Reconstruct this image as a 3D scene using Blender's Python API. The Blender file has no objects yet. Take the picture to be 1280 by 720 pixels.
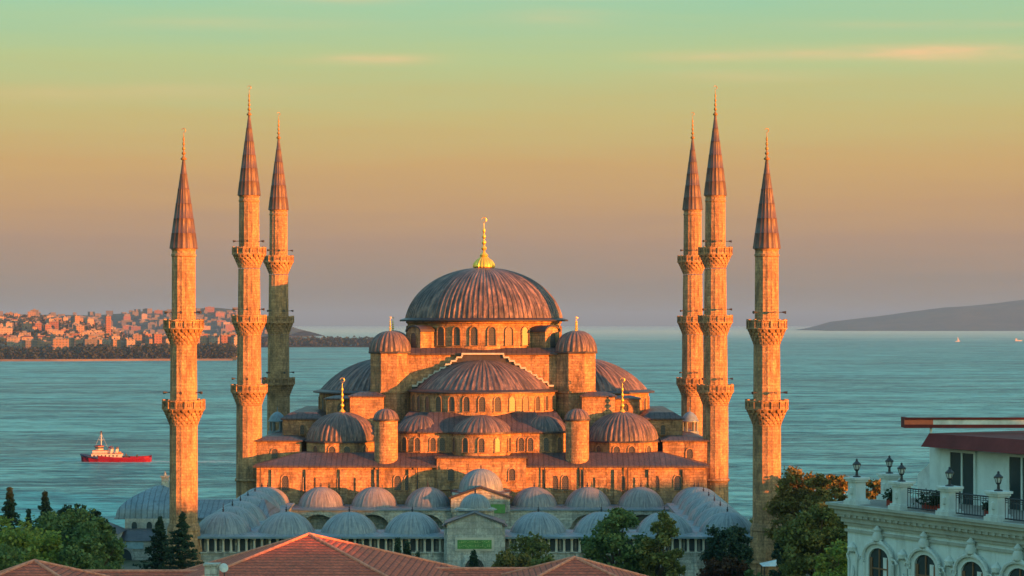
import bpy, math, random
import numpy as np
from math import sin, cos, pi, radians, sqrt, tan, atan2
random.seed(7); rng = np.random.default_rng(7)
S = bpy.context.scene; COL = S.collection
# ---------------------------------------------------------------- camera, sky, sun, exposure
F = 2760.0; CZ = 30.0; HY = 404.0
def px(x, y, Y):            # where something of the place stands, worked out once from measurements
    return ((x-640)*Y/F, Y, CZ-(y-HY)*Y/F)
cam = bpy.data.cameras.new('camera'); co = bpy.data.objects.new('camera', cam); COL.objects.link(co)
cam.sensor_width = 36; cam.lens = 36*F/1280; cam.shift_y = (HY-360)/1280.0
cam.clip_start = 1; cam.clip_end = 90000
co.location = (0, 0, CZ); co.rotation_euler = (pi/2, 0, 0); S.camera = co
EXPO = 1.9; WS = 0.12
S.view_settings.view_transform = 'Standard'; S.view_settings.look = 'None'
S.view_settings.exposure = EXPO; S.view_settings.gamma = 1
SAZ = radians(56.0); SEL = radians(3.1)
sd = (sin(SAZ)*cos(SEL), -cos(SAZ)*cos(SEL), sin(SEL))      # direction towards the sun
sun = bpy.data.lights.new('sun', 'SUN'); so = bpy.data.objects.new('sun', sun); COL.objects.link(so)
sun.energy = 5.0; sun.angle = radians(0.55); sun.color = (1.0, 0.235, 0.028)
from mathutils import Vector, Matrix
so.rotation_euler = Vector(sd).to_track_quat('Z', 'Y').to_euler()

def lin(c):
    r = []
    for v in c:
        v = v/255.0
        r.append(v/12.92 if v <= 0.04045 else ((v+0.055)/1.055)**2.4)
    return tuple(r)
class NT:
    def __init__(s, t): s.t = t
    def n(s, ty, **k):
        o = s.t.nodes.new(ty)
        for a, b in k.items(): setattr(o, a, b)
        return o
    def l(s, a, b): s.t.links.new(a, b)
    def m(s, op, a, b=None, c=None, clamp=False):
        o = s.n('ShaderNodeMath', operation=op, use_clamp=clamp)
        for i, v in enumerate((a, b, c)):
            if v is None: continue
            if isinstance(v, (int, float)): o.inputs[i].default_value = v
            else: s.l(v, o.inputs[i])
        return o.outputs[0]
    def mix(s, f, a, b, mode='MIX'):
        o = s.n('ShaderNodeMix', data_type='RGBA', blend_type=mode)
        for i, v in ((0, f), (6, a), (7, b)):
            if isinstance(v, (int, float)): o.inputs[i].default_value = v
            elif isinstance(v, tuple): o.inputs[i].default_value = (*v[:3], 1)
            else: s.l(v, o.inputs[i])
        return o.outputs[2]
    def ramp(s, f, stops, interp='LINEAR'):
        o = s.n('ShaderNodeValToRGB'); cr = o.color_ramp; cr.interpolation = interp
        while len(cr.elements) < len(stops): cr.elements.new(0.5)
        for e, (p, c) in zip(cr.elements, stops):
            e.position = p; e.color = (*c[:3], 1) if isinstance(c, tuple) else (c, c, c, 1)
        s.l(f, o.inputs[0]); return o.outputs[0]
    def noise(s, vec, scale, detail=4, rough=.55, sc=(1, 1, 1)):
        mp = s.n('ShaderNodeMapping'); mp.inputs['Scale'].default_value = sc; s.l(vec, mp.inputs[0])
        o = s.n('ShaderNodeTexNoise'); o.inputs['Scale'].default_value = scale
        o.inputs['Detail'].default_value = detail; o.inputs['Roughness'].default_value = rough
        s.l(mp.outputs[0], o.inputs['Vector']); return o.outputs['Fac']

W = bpy.data.worlds.new('World'); S.world = W; W.use_nodes = True
w = NT(W.node_tree); W.node_tree.nodes.clear()
tc = w.n('ShaderNodeTexCoord'); sep = w.n('ShaderNodeSeparateXYZ'); w.l(tc.outputs['Generated'], sep.inputs[0])
X, Y_, Z = sep.outputs
sky = w.n('ShaderNodeTexSky', sky_type='NISHITA', sun_disc=False)
sky.sun_elevation = SEL; sky.sun_rotation = pi-SAZ; sky.air_density = 1.6; sky.dust_density = 1.5; sky.ozone_density = 2.0
el = w.m('MAXIMUM', Z, 0.0)
SKY = [(0.0, (146, 136, 122)), (.045, (154, 136, 120)), (.126, (182, 147, 118)), (.18, (200, 158, 110)), (.235, (209, 169, 108)),
       (.31, (204, 187, 121)), (.39, (188, 202, 142)), (.49, (154, 201, 165)), (.64, (122, 184, 172)), (1.0, (104, 162, 170))]
skn = w.noise(tc.outputs['Generated'], 5, 5, .6, (1.0, 1.0, 16.0)); skm = w.noise(tc.outputs['Generated'], 26, 4, .6, (1.0, 1.0, 14.0))
elw = w.m('MAXIMUM', w.m('ADD', el, w.m('ADD', w.m('MULTIPLY_ADD', skn, .020, -.010), w.m('MULTIPLY_ADD', skm, .007, -.0035))), 0.0)
bandc = w.ramp(w.m('DIVIDE', elw, 0.30), [(p, lin(c)) for p, c in SKY])
band = w.mix(1.0, bandc, (1/(WS*2**EXPO),)*3, 'MULTIPLY')
nish = w.mix(1.0, sky.outputs[0], (1.45, 2.35, 2.5), 'MULTIPLY')
# the coloured evening band opposite the sun fades into the clear sky higher up
f1 = w.m('MULTIPLY', w.m('MULTIPLY_ADD', el, -2.6, 1.30, clamp=True), w.m('MULTIPLY_ADD', Y_, 1.6, .55, clamp=True))
az = w.m('DIVIDE', X, w.m('MAXIMUM', Y_, 0.05)); ev = w.m('DIVIDE', Z, w.m('MAXIMUM', Y_, 0.05))
base = w.mix(f1, nish, band)
cn = w.noise(tc.outputs['Generated'], 9, 6, .6, (1.0, 1.0, 9.0))
cl = None
for a0, e0, sa, se, k in ((-.066, .1195, .026, .0022, .9), (.083, .1205, .03, .0022, .55), (.155, .1225, .05, .003, .8), (.205, .1225, .035, .0035, 1.2), (.02, .139, .03, .004, .35), (-.075, .148, .03, .003, .5), (-.2, .105, .08, .004, .3), (.11, .112, .04, .003, .3), (.03, .148, .05, .002, .4), (-.12, .136, .05, .0025, .3), (.19, .135, .05, .002, .35)):
    ga = w.m('POWER', w.m('DIVIDE', w.m('SUBTRACT', az, a0), sa), 2.0)
    gb = w.m('POWER', w.m('ABSOLUTE', w.m('DIVIDE', w.m('SUBTRACT', ev, e0), se)), 2.0)
    g = w.m('MULTIPLY', w.m('EXPONENT', w.m('MULTIPLY', w.m('ADD', ga, gb), -1.0)), k)
    cl = g if cl is None else w.m('ADD', cl, g)
cl = w.m('MULTIPLY', cl, w.m('MULTIPLY_ADD', cn, 3.0, -0.9, clamp=True), clamp=True)
front = w.m('GREATER_THAN', Y_, 0.2)
cl = w.m('MULTIPLY', w.m('MULTIPLY', cl, front), .95)
cloudy = w.mix(cl, base, tuple(v/(WS*2**EXPO) for v in lin((244, 204, 150))))
bg = w.n('ShaderNodeBackground'); bg.inputs[1].default_value = WS; w.l(cloudy, bg.inputs[0])
wo = w.n('ShaderNodeOutputWorld'); w.l(bg.outputs[0], wo.inputs[0])

# ---------------------------------------------------------------- materials
def material(name, rough=.8, spec=.3, metal=0.0):
    m = bpy.data.materials.new(name); m.use_nodes = True
    t = NT(m.node_tree); b = m.node_tree.nodes['Principled BSDF']
    b.inputs['Roughness'].default_value = rough; b.inputs['Specular IOR Level'].default_value = spec
    b.inputs['Metallic'].default_value = metal
    return m, t, b
def bump(t, b, h, strength, dist):
    o = t.n('ShaderNodeBump'); o.inputs['Strength'].default_value = strength; o.inputs['Distance'].default_value = dist
    t.l(h, o.inputs['Height']); t.l(o.outputs[0], b.inputs['Normal'])
def xyz(t, kind='Object'):
    c = t.n('ShaderNodeTexCoord'); return c.outputs[kind]
def wallvec(t, v):         # x+y along the wall, z up
    s = t.n('ShaderNodeSeparateXYZ'); t.l(v, s.inputs[0])
    c = t.n('ShaderNodeCombineXYZ'); t.l(t.m('ADD', s.outputs[0], s.outputs[1]), c.inputs[0]); t.l(s.outputs[2], c.inputs[1])
    return c.outputs[0], s
def stone(name, c1, c2, c3, bw=1.1, bh=.45, stain=.8, mort=.03, bmix=.42):
    m, t, b = material(name, .85, .2)
    v = xyz(t); wv, s = wallvec(t, v)
    br = t.n('ShaderNodeTexBrick'); t.l(wv, br.inputs[0])
    br.inputs['Color1'].default_value = (.25, .25, .25, 1); br.inputs['Color2'].default_value = (1, 1, 1, 1); br.inputs['Mortar'].default_value = (.1, .1, .1, 1)
    br.inputs['Scale'].default_value = 1; br.inputs['Mortar Size'].default_value = mort; br.inputs['Brick Width'].default_value = bw; br.inputs['Row Height'].default_value = bh; br.inputs['Mortar Smooth'].default_value = .3
    n1 = t.noise(v, .33, 6, .72); n2 = t.noise(v, 1.0, 6, .7, (1, 1, .22)); n3 = t.noise(v, 3.2, 4, .7)
    col = t.mix(t.ramp(n1, [(.42, 0.0), (.58, 1.0)]), c1, c2)
    col = t.mix(t.m('MULTIPLY', t.ramp(n2, [(.48, 0.0), (.66, 1.0)]), stain), col, c3)
    col = t.mix(bmix, col, br.outputs[0], 'MULTIPLY')
    col = t.mix(t.m('MULTIPLY', t.ramp(n3, [(.40, 1.0), (.55, 0.0)]), .42), col, c3)
    oi = t.n('ShaderNodeObjectInfo'); col = t.mix(t.m('MULTIPLY', oi.outputs['Random'], .5), col, t.mix(1.0, col, (.80, .86, .92), 'MULTIPLY'))
    sz_ = t.noise(v, 2.6, 5, .7, (1, 1, .10)); col = t.mix(t.m('MULTIPLY', t.ramp(sz_, [(.56, 0.0), (.68, 1.0)]), .55), col, (c3[0]*1.1, c3[1]*1.05, c3[2]))
    t.l(col, b.inputs['Base Color'])
    h = t.m('ADD', t.m('MULTIPLY', br.outputs['Fac'], -.5), t.m('MULTIPLY', n3, 1.1))
    bump(t, b, h, .7, .16)
    return m
M = {}
M['stone'] = stone('ashlar_stone', (.66, .385, .19), (.44, .265, .14), (.11, .08, .058), .95, .40, .85, .025, .5)
M['stone_pale'] = stone('pale_stone', (.60, .60, .52), (.44, .45, .40), (.17, .17, .15), .9, .4, .7)
M['minaret'] = stone('minaret_stone', (.64, .38, .19), (.43, .26, .14), (.12, .085, .055), .62, .36, .75, .03, .36)
M['marble'] = stone('weathered_marble', (.56, .58, .54), (.43, .45, .41), (.19, .20, .18), 1.6, .8, .5)
def lead(name, c1, c2, seam=None):
    m, t, b = material(name, .5, .45)
    v = xyz(t)
    n1 = t.noise(v, .5, 5, .65); n2 = t.noise(v, 2.6, 5, .7, (1, 1, .3))
    col = t.mix(t.ramp(n1, [(.35, 0.0), (.65, 1.0)]), c1, c2)
    col = t.mix(t.m('MULTIPLY', t.ramp(n2, [(.5, 0.0), (.7, 1.0)]), .55), col, (c1[0]*.4, c1[1]*.38, c1[2]*.38))
    t.l(col, b.inputs['Base Color']); t.l(t.m('MULTIPLY_ADD', n2, .4, .3), b.inputs['Roughness'])
    if seam:
        s0 = t.n('ShaderNodeSeparateXYZ'); t.l(v, s0.inputs[0]); q0 = t.m('PINGPONG', t.m('ADD', s0.outputs[0], t.m('MULTIPLY', n1, .5)), seam/2)
        t.l(t.mix(t.m('MULTIPLY', t.m('LESS_THAN', q0, seam*.10), .6), col, (c2[0]*.3, c2[1]*.3, c2[2]*.3)), b.inputs['Base Color'])
        s = t.n('ShaderNodeSeparateXYZ'); t.l(v, s.inputs[0])
        q = t.m('PINGPONG', t.m('ADD', s.outputs[0], s.outputs[1]), seam/2)
        bump(t, b, t.m('ADD', t.m('GREATER_THAN', q, seam*.42), t.m('MULTIPLY', n2, .6)), .8, .12)
    else: bump(t, b, n2, .5, .08)
    return m
M['lead'] = lead('lead_sheet', (.105, .10, .11), (.065, .068, .08))
M['lead_blue'] = lead('blue_grey_lead_sheet', (.16, .235, .285), (.10, .16, .20))
M['lead_roof'] = lead('seamed_lead_roof', (.085, .064, .064), (.045, .038, .042), .8)
M['lead_dark'] = lead('dark_lead_cornice', (.05, .045, .052), (.03, .03, .036))
M['spire'] = lead('spire_lead', (.11, .072, .068), (.07, .05, .05))
def lead_dome(name, c1, c2, cl_):
    m, t, b = material(name, .45, .28)
    v = xyz(t); s = t.n('ShaderNodeSeparateXYZ'); t.l(v, s.inputs[0])
    a = t.m('ARCTAN2', s.outputs[1], s.outputs[0]); c = t.n('ShaderNodeCombineXYZ')
    t.l(t.m('MULTIPLY', a, 9.0), c.inputs[0]); t.l(t.m('MULTIPLY', s.outputs[2], .22), c.inputs[1])
    st = t.noise(c.outputs[0], 1.6, 4, .7); n1 = t.noise(v, .45, 5, .65); n2 = t.noise(v, 2.2, 4, .7)
    col = t.mix(t.ramp(n1, [(.35, 0.0), (.65, 1.0)]), c1, c2)
    col = t.mix(t.ramp(st, [(.50, 0.0), (.64, .85)]), col, cl_)
    col = t.mix(t.m('MULTIPLY', t.ramp(st, [(.34, 1.0), (.47, 0.0)]), .8), col, (c2[0]*.35, c2[1]*.35, c2[2]*.35))
    col = t.mix(t.m('MULTIPLY', t.ramp(n2, [(.5, 0.0), (.7, 1.0)]), .35), col, (c2[0]*.5, c2[1]*.5, c2[2]*.5))
    t.l(col, b.inputs['Base Color']); t.l(t.m('MULTIPLY_ADD', n2, .4, .28), b.inputs['Roughness']); bump(t, b, t.m('ADD', n2, st), .5, .08)
    return m
M['lead_dome'] = lead_dome('ribbed_lead_dome', (.11, .086, .084), (.066, .060, .064), (.30, .20, .165))
M['lead_court'] = lead_dome('courtyard_lead_dome', (.19, .245, .275), (.13, .17, .20), (.27, .30, .31))
M['lead_portico'] = lead_dome('portico_lead_dome', (.20, .205, .215), (.14, .145, .16), (.29, .27, .26))
def plain(name, c, rough=.6, spec=.4, metal=0, var=.25, sc=1.5, bs=.2):
    m, t, b = material(name, rough, spec, metal)
    n = t.noise(xyz(t), sc, 5, .65)
    t.l(t.mix(t.ramp(n, [(.3, 0.0), (.7, 1.0)]), tuple(v*(1-var) for v in c), tuple(min(1, v*(1+var)) for v in c)), b.inputs['Base Color'])
    if bs: bump(t, b, n, bs, .05)
    return m
M['col'] = plain('pale_marble_column', (.44, .43, .37), .6, .3, 0, .12)
M['gold'] = plain('gilded_copper', (.80, .52, .08), .35, .5, .55, .15)
M['dark_metal'] = plain('dark_metal', (.035, .035, .04), .5, .4, 0, .3)
M['gilt'] = plain('tarnished_gilt', (.34, .19, .05), .45, .4, .4, .3)
M['iron'] = plain('black_iron', (.02, .022, .025), .45, .5, 0, .2)
M['dark'] = plain('dark_opening', (.018, .02, .022), .9, .1)
M['wood_brown'] = plain('brown_door_wood', (.16, .09, .05), .7, .3)
M['bark'] = plain('bark', (.10, .075, .05), .95, .1, 0, .4, 3, .6)
M['sign_green'] = plain('green_inscription', (.08, .22, .06), .6, .3)
def plaster(name, c):
    m, t, b = material(name, .8, .2)
    v = xyz(t); a_ = t.noise(v, 1.4, 6, .75, (1, 1, .16)); n = t.noise(v, .7, 5, .7); f = t.noise(v, 9, 3, .6)
    col = t.mix(t.ramp(n, [(.35, 0.0), (.65, 1.0)]), c, tuple(q*.82 for q in c))
    col = t.mix(t.m('MULTIPLY', t.ramp(a_, [(.5, 0.0), (.72, 1.0)]), .55), col, (c[0]*.42, c[1]*.42, c[2]*.38))
    t.l(col, b.inputs['Base Color']); bump(t, b, f, .25, .03); return m
M['white_wall'] = plaster('white_painted_plaster', (.60, .70, .69)); M['trim'] = plaster('painted_stucco_trim', (.58, .66, .64)); M['cornice'] = plaster('grey_stucco_cornice', (.40, .43, .38))
M['awning_red'] = plain('dark_red_awning', (.13, .022, .02), .7, .2, 0, .25, .8)
M['awning_orange'] = plain('orange_plastic', (.55, .18, .04), .6, .3)
M['red'] = plain('red_boat_paint', (.17, .006, .022), .6, .2, 0, .15, .4)
M['white'] = plain('white_boat_paint', (.45, .43, .40), .5, .4, 0, .12, .5)
M['navy'] = plain('dark_blue_boat_paint', (.03, .04, .09), .5, .4)
M['canvas'] = plain('pale_canvas', (.55, .6, .58), .8, .1)
M['pot'] = plain('red_flower_pot', (.30, .05, .035), .7, .3)
M['paving'] = plain('forecourt_paving', (.24, .22, .19), .9, .2, 0, .3, .3)
def pane_mat():
    m, t, b = material('window_grille', .35, .5)
    v = xyz(t); wv, s = wallvec(t, v)
    br = t.n('ShaderNodeTexBrick'); t.l(wv, br.inputs[0]); br.offset = .5
    br.inputs['Color1'].default_value = (.03, .035, .04, 1); br.inputs['Color2'].default_value = (.05, .05, .05, 1); br.inputs['Mortar'].default_value = (.09, .08, .07, 1)
    br.inputs['Scale'].default_value = 1; br.inputs['Mortar Size'].default_value = .045; br.inputs['Brick Width'].default_value = .28; br.inputs['Row Height'].default_value = .28
    t.l(br.outputs[0], b.inputs['Base Color']); return m
M['pane'] = pane_mat()
def glass_mat():
    m, t, b = material('dark_window_glass', .08, .6); b.inputs['Base Color'].default_value = (.03, .045, .05, 1); return m
M['glass'] = glass_mat()
M['pierce'] = plain('shaded_stone_piercing', (.10, .075, .05), .9, .1)
def tile_mat():
    m, t, b = material('red_clay_tiles', .85, .2)
    v = xyz(t); s = t.n('ShaderNodeSeparateXYZ'); t.l(v, s.inputs[0])
    n1 = t.noise(v, .5, 6, .7); n2 = t.noise(v, 5, 3, .6)
    col = t.mix(t.ramp(n1, [(.35, 0.0), (.65, 1.0)]), (.72, .155, .085), (.52, .11, .065))
    col = t.mix(t.m('MULTIPLY', t.ramp(n2, [(.45, 0.0), (.6, 1.0)]), .5), col, (.20, .07, .05))
    wv, _s = wallvec(t, v); bt = t.n('ShaderNodeTexBrick'); t.l(wv, bt.inputs[0]); bt.inputs['Scale'].default_value = 1; bt.inputs['Mortar Size'].default_value = .012
    bt.inputs['Brick Width'].default_value = .26; bt.inputs['Row Height'].default_value = .14; bt.offset_frequency = 1; bt.inputs['Color1'].default_value = (.45, .45, .45, 1); bt.inputs['Color2'].default_value = (1, 1, 1, 1); bt.inputs['Mortar'].default_value = (.6, .6, .6, 1)
    col = t.mix(.42, col, bt.outputs[0], 'MULTIPLY')
    n5 = t.noise(v, 1.1, 5, .75); col = t.mix(t.m('MULTIPLY', t.ramp(n5, [(.56, 0.0), (.68, 1.0)]), .6), col, (.13, .085, .05))
    row = t.m('PINGPONG', s.outputs[2], .07)
    colm = t.m('PINGPONG', t.m('ADD', s.outputs[0], s.outputs[1]), .13)
    col = t.mix(t.m('MULTIPLY', t.m('LESS_THAN', row, .016), .55), col, (.06, .025, .02))
    t.l(col, b.inputs['Base Color'])
    bump(t, b, t.m('ADD', t.m('MULTIPLY', row, 8), t.m('MULTIPLY', colm, 2)), .9, .1); return m
M['tile'] = tile_mat()
M['ridge'] = plain('mortared_ridge_tile', (.60, .22, .14), .85, .2, 0, .3, 3)
def leaf_mat(name, c1, c2, c3):
    m, t, b = material(name, .75, .15)
    g = t.n('ShaderNodeNewGeometry'); v = xyz(t)
    n = t.noise(v, .55, 4, .6)
    col = t.mix(t.ramp(n, [(.38, 0.0), (.62, 1.0)]), c1, c2)
    col = t.mix(t.m('MULTIPLY', g.outputs['Random Per Island'], .6), col, c3)
    t.l(col, b.inputs['Base Color'])
    tr = t.n('ShaderNodeBsdfTranslucent'); t.l(col, tr.inputs[0])
    mx = t.n('ShaderNodeMixShader'); mx.inputs[0].default_value = .25
    out = t.t.nodes['Material Output']; t.l(b.outputs[0], mx.inputs[1]); t.l(tr.outputs[0], mx.inputs[2]); t.l(mx.outputs[0], out.inputs[0])
    return m
M['leaf_green'] = leaf_mat('green_foliage', (.10, .17, .055), (.18, .23, .07), (.04, .075, .035))
M['leaf_yellow'] = leaf_mat('yellow_green_foliage', (.17, .25, .045), (.25, .28, .06), (.07, .12, .03))
M['leaf_dark'] = leaf_mat('dark_conifer_foliage', (.035, .07, .042), (.06, .10, .055), (.015, .028, .02))
M['leaf_olive'] = leaf_mat('olive_foliage', (.15, .175, .05), (.22, .20, .055), (.06, .08, .03))
M['leaf_orange'] = leaf_mat('autumn_foliage', (.24, .17, .045), (.18, .165, .045), (.08, .08, .03))
M['leaf_brown'] = leaf_mat('brown_shrub_foliage', (.10, .04, .02), (.075, .05, .02), (.04, .02, .012))
M['leaf_far'] = leaf_mat('far_wood_foliage', (.035, .05, .03), (.055, .06, .035), (.02, .03, .02))

# ---------------------------------------------------------------- mesh building
class MB:
    def __init__(s): s.v = []; s.f = []; s.mi = None
    def add(s, vs, fs, mt=None):
        o = len(s.v)
        if mt is not None: vs = [tuple(mt @ Vector(p)) for p in vs]
        s.v += [tuple(p) for p in vs]; s.f += [tuple(i+o for i in f) for f in fs]; return s
    def box(s, x0, x1, y0, y1, z0, z1, mt=None):
        vs = [(x0,y0,z0),(x1,y0,z0),(x1,y1,z0),(x0,y1,z0),(x0,y0,z1),(x1,y0,z1),(x1,y1,z1),(x0,y1,z1)]
        return s.add(vs, [(0,3,2,1),(4,5,6,7),(0,1,5,4),(1,2,6,5),(2,3,7,6),(3,0,4,7)], mt)
    def frustum(s, a, b):       # a,b = (x0,x1,y0,y1,z)
        vs = [(a[0],a[2],a[4]),(a[1],a[2],a[4]),(a[1],a[3],a[4]),(a[0],a[3],a[4]),(b[0],b[2],b[4]),(b[1],b[2],b[4]),(b[1],b[3],b[4]),(b[0],b[3],b[4])]
        return s.add(vs, [(0,3,2,1),(4,5,6,7),(0,1,5,4),(1,2,6,5),(2,3,7,6),(3,0,4,7)])
    def lathe(s, prof, n=24, cx=0, cy=0, cz=0, a0=0.0, a1=2*pi, angs=None, cap=True):
        full = abs(a1-a0-2*pi) < 1e-6
        if angs is None:
            k = n if full else n+1
            angs = [(a0+(a1-a0)*i/n, 0.0) for i in range(k)]
        k = len(angs); rm = max(p[0] for p in prof); vs = []; fs = []
        for r, z in prof:
            for a, d in angs:
                rr = max(0.0, r + d*min(1.0, 1.8*r/rm)); vs.append((cx+rr*cos(a), cy+rr*sin(a), cz+z))
        m = len(prof)
        for j in range(m-1):
            for i in range(k if full else k-1):
                i2 = (i+1) % k
                fs.append((j*k+i, j*k+i2, (j+1)*k+i2, (j+1)*k+i))
        if cap and full:
            if prof[0][0] > 1e-4: fs.append(tuple(range(k-1, -1, -1)))
            if prof[-1][0] > 1e-4: fs.append(tuple((m-1)*k+i for i in range(k)))
        return s.add(vs, fs)
    def tube(s, p, q, r0, r1=None, n=8):
        r1 = r0 if r1 is None else r1
        p = Vector(p); q = Vector(q); d = (q-p).normalized()
        u = d.orthogonal().normalized(); v = d.cross(u); vs = []
        for c, r in ((p, r0), (q, r1)):
            for i in range(n): a = 2*pi*i/n; vs.append(c + u*cos(a)*r + v*sin(a)*r)
        fs = [(i, (i+1) % n, n+(i+1) % n, n+i) for i in range(n)] + [tuple(range(n-1, -1, -1)), tuple(range(n, 2*n))]
        return s.add(vs, fs)
    def prism(s, pts, y0, y1, mt=None):      # polygon in x,z pushed along y
        n = len(pts); vs = [(x, y0, z) for x, z in pts] + [(x, y1, z) for x, z in pts]
        fs = [tuple(range(n)), tuple(range(2*n-1, n-1, -1))] + [(i, n+i, n+(i+1) % n, (i+1) % n) for i in range(n)]
        return s.add(vs, fs, mt)
    def build(s, name, mat, parent=None, loc=(0,0,0), rz=0.0, smooth=None):
        me = bpy.data.meshes.new(name); me.from_pydata(s.v, [], s.f); me.update()
        if mat:
            for m_ in (mat if isinstance(mat, (list, tuple)) else [mat]): me.materials.append(m_)
        if s.mi is not None: me.polygons.foreach_set('material_index', [0 if i < s.mi else 1 for i in range(len(s.f))])
        if smooth is not None:
            me.polygons.foreach_set('use_smooth', [True]*len(me.polygons)); me.set_sharp_from_angle(angle=radians(smooth))
        o = bpy.data.objects.new(name, me); COL.objects.link(o); o.location = loc; o.rotation_euler[2] = rz
        if parent: o.parent = parent
        return o
def tag(o, label=None, cat=None, group=None, kind=None):
    for k, v in (('label', label), ('category', cat), ('group', group), ('kind', kind)):
        if v: o[k] = v
    return o
def thing(name, label, cat, loc=(0,0,0), rz=0.0, group=None):
    o = bpy.data.objects.new(name, None); COL.objects.link(o); o.location = loc; o.rotation_euler[2] = rz; o.empty_display_size = .3
    return tag(o, label, cat, group)
def copy_obj(o, parent=None, **k):
    c = o.copy(); COL.objects.link(c)
    if parent: c.parent = parent
    return c
def copy_tree(o, parent=None):
    kids = list(o.children); c = copy_obj(o, parent)
    for ch in kids: copy_tree(ch, c)
    return c
def ribangs(n, h, w=.22, a0=0.0, a1=2*pi):
    full = abs(a1-a0-2*pi) < 1e-6; out = []; st = (a1-a0)/n
    for i in range(n):
        a = a0+i*st
        out += [(a, 0.0), (a+st*.12, h), (a+st*(.12+w), h), (a+st*(.24+w), 0.0)]
    if not full: out.append((a1, 0.0))
    return out
def domeprof(r, h, n=12, flare=0.0, p=1.0):
    pr = [(r+flare, 0.0)] if flare else []
    for i in range(n+1):
        t = pi/2*i/n; pr.append((r*cos(t)**p if i < n else 0.02, h*sin(t) + (.12 if flare else 0)))
    return pr
def capprof(r, h, n=14, flare=0.0, mixr=0.0):     # shallow cap, optionally rounder (mixr) or flared at the foot
    Rr = (r*r+h*h)/(2*h); pr = []
    a0 = math.asin(min(1, r/Rr)) if h < r else pi/2
    if flare: pr += [(r+flare, 0), (r+flare*.45, h*.035)]
    for i in range(n+1):
        t = i/n; a = a0*(1-t); rc, zc = Rr*sin(a), Rr*cos(a)-(Rr-h)
        re, ze = r*cos(pi/2*t), h*sin(pi/2*t)
        pr.append((max(.02, rc*(1-mixr)+re*mixr), zc*(1-mixr)+ze*mixr + (h*.08 if flare else 0)))
    return pr
def finial(mb, x, y, z, H, r):         # stacked balls and a crescent
    pr = [(r*1.0, 0), (r*1.15, H*.04), (r*.5, H*.10), (r*.22, H*.14)]
    zc = H*.14
    for k, br in enumerate((.75, .6, .5, .4)):
        h = H*.13
        pr += [(r*.2, zc), (r*br*.8, zc+h*.25), (r*br, zc+h*.5), (r*br*.8, zc+h*.75), (r*.2, zc+h)]; zc += h*1.12
    pr += [(r*.12, zc), (r*.1, H*.82)]
    mb.lathe(pr, 10, x, y, z)
    c = H*.91; R = H*.06
    for i in range(10):
        a = radians(-60+300*i/10)-pi/2+radians(0)
        b2 = radians(-60+300*(i+1)/10)-pi/2
        t1 = r*.16*(1-abs(i-4.5)/6)+.01
        mb.tube((x+R*cos(a+radians(30)), y, z+c+R*sin(a+radians(30))), (x+R*cos(b2+radians(30)), y, z+c+R*sin(b2+radians(30))), t1, t1, 5)
    return mb
def archpts(w, h, n=8, pointed=.15):   # outline of an arched opening, base centre at 0,0
    r = w/2; zs = h-r*(1+pointed); pts = [(-r, 0), (r, 0)]
    for i in range(n+1):
        a = pi*i/n; pts.append((r*cos(a), zs+r*(1+pointed)*sin(a)))
    return pts
_win = {}
def window(parent, x, y, z, ang, w=1.0, h=2.4, fr=.15, d=.13, fmat='stone', pmat='pane', name='window'):
    """arched window; base centre at x,y,z, facing direction ang (0 = -y)"""
    key = (w, h, fr, d, fmat, pmat)
    if key not in _win:
        f = MB(); o = archpts(w+2*fr, h+fr, 8); i_ = archpts(w, h, 8); n = len(o)
        vs = []; 
        for pts, yy in ((o, -d), (i_, -d), (i_, .0), (o, .05)): vs += [(a, yy, b) for a, b in pts]
        fs = []
        for j in range(n):
            k = (j+1) % n
            if j == 0: continue
            fs += [(j, k, n+k, n+j), (n+j, n+k, 2*n+k, 2*n+j), (3*n+j, 3*n+k, k, j)]
        f.add(vs, fs); f.box(-w/2-fr*1.3, w/2+fr*1.3, -d-.06, .02, -.16, .0)
        p = MB(); p.prism(archpts(w, h, 8), -.03, .01)
        fo = f.build(name, M[fmat]); po = p.build('pane', M[pmat], fo)
        _win[key] = (fo.data, po.data); bpy.data.objects.remove(po); bpy.data.objects.remove(fo)
    fd, pd = _win[key]
    fo = bpy.data.objects.new(name, fd); COL.objects.link(fo); fo.parent = parent
    fo.location = (x, y, z); fo.rotation_euler[2] = ang
    po = bpy.data.objects.new('pane', pd); COL.objects.link(po); po.parent = fo
    return fo
def archwall(mb, x0, x1, z0, z1, y0, y1, w, zsp, rr=1.0):
    """one bay of wall with an arched opening, springing at zsp"""
    c = (x0+x1)/2; n = 10
    mb.box(x0, c-w/2, y0, y1, z0, zsp); mb.box(c+w/2, x1, y0, y1, z0, zsp)
    arc = [(c-w/2*cos(pi*i/n), zsp+w/2*rr*sin(pi*i/n)) for i in range(n+1)]
    for i in range(n):
        (xa, za), (xb, zb) = arc[i], arc[i+1]
        mb.add([(xa,y0,za),(xb,y0,zb),(xb,y0,z1),(xa,y0,z1),(xa,y1,za),(xb,y1,zb),(xb,y1,z1),(xa,y1,z1)],
               [(0,1,2,3),(4,7,6,5),(0,4,5,1),(3,2,6,7)])
    mb.box(x0, c-w/2, y0, y1, zsp, z1); mb.box(c+w/2, x1, y0, y1, zsp, z1)

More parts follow.
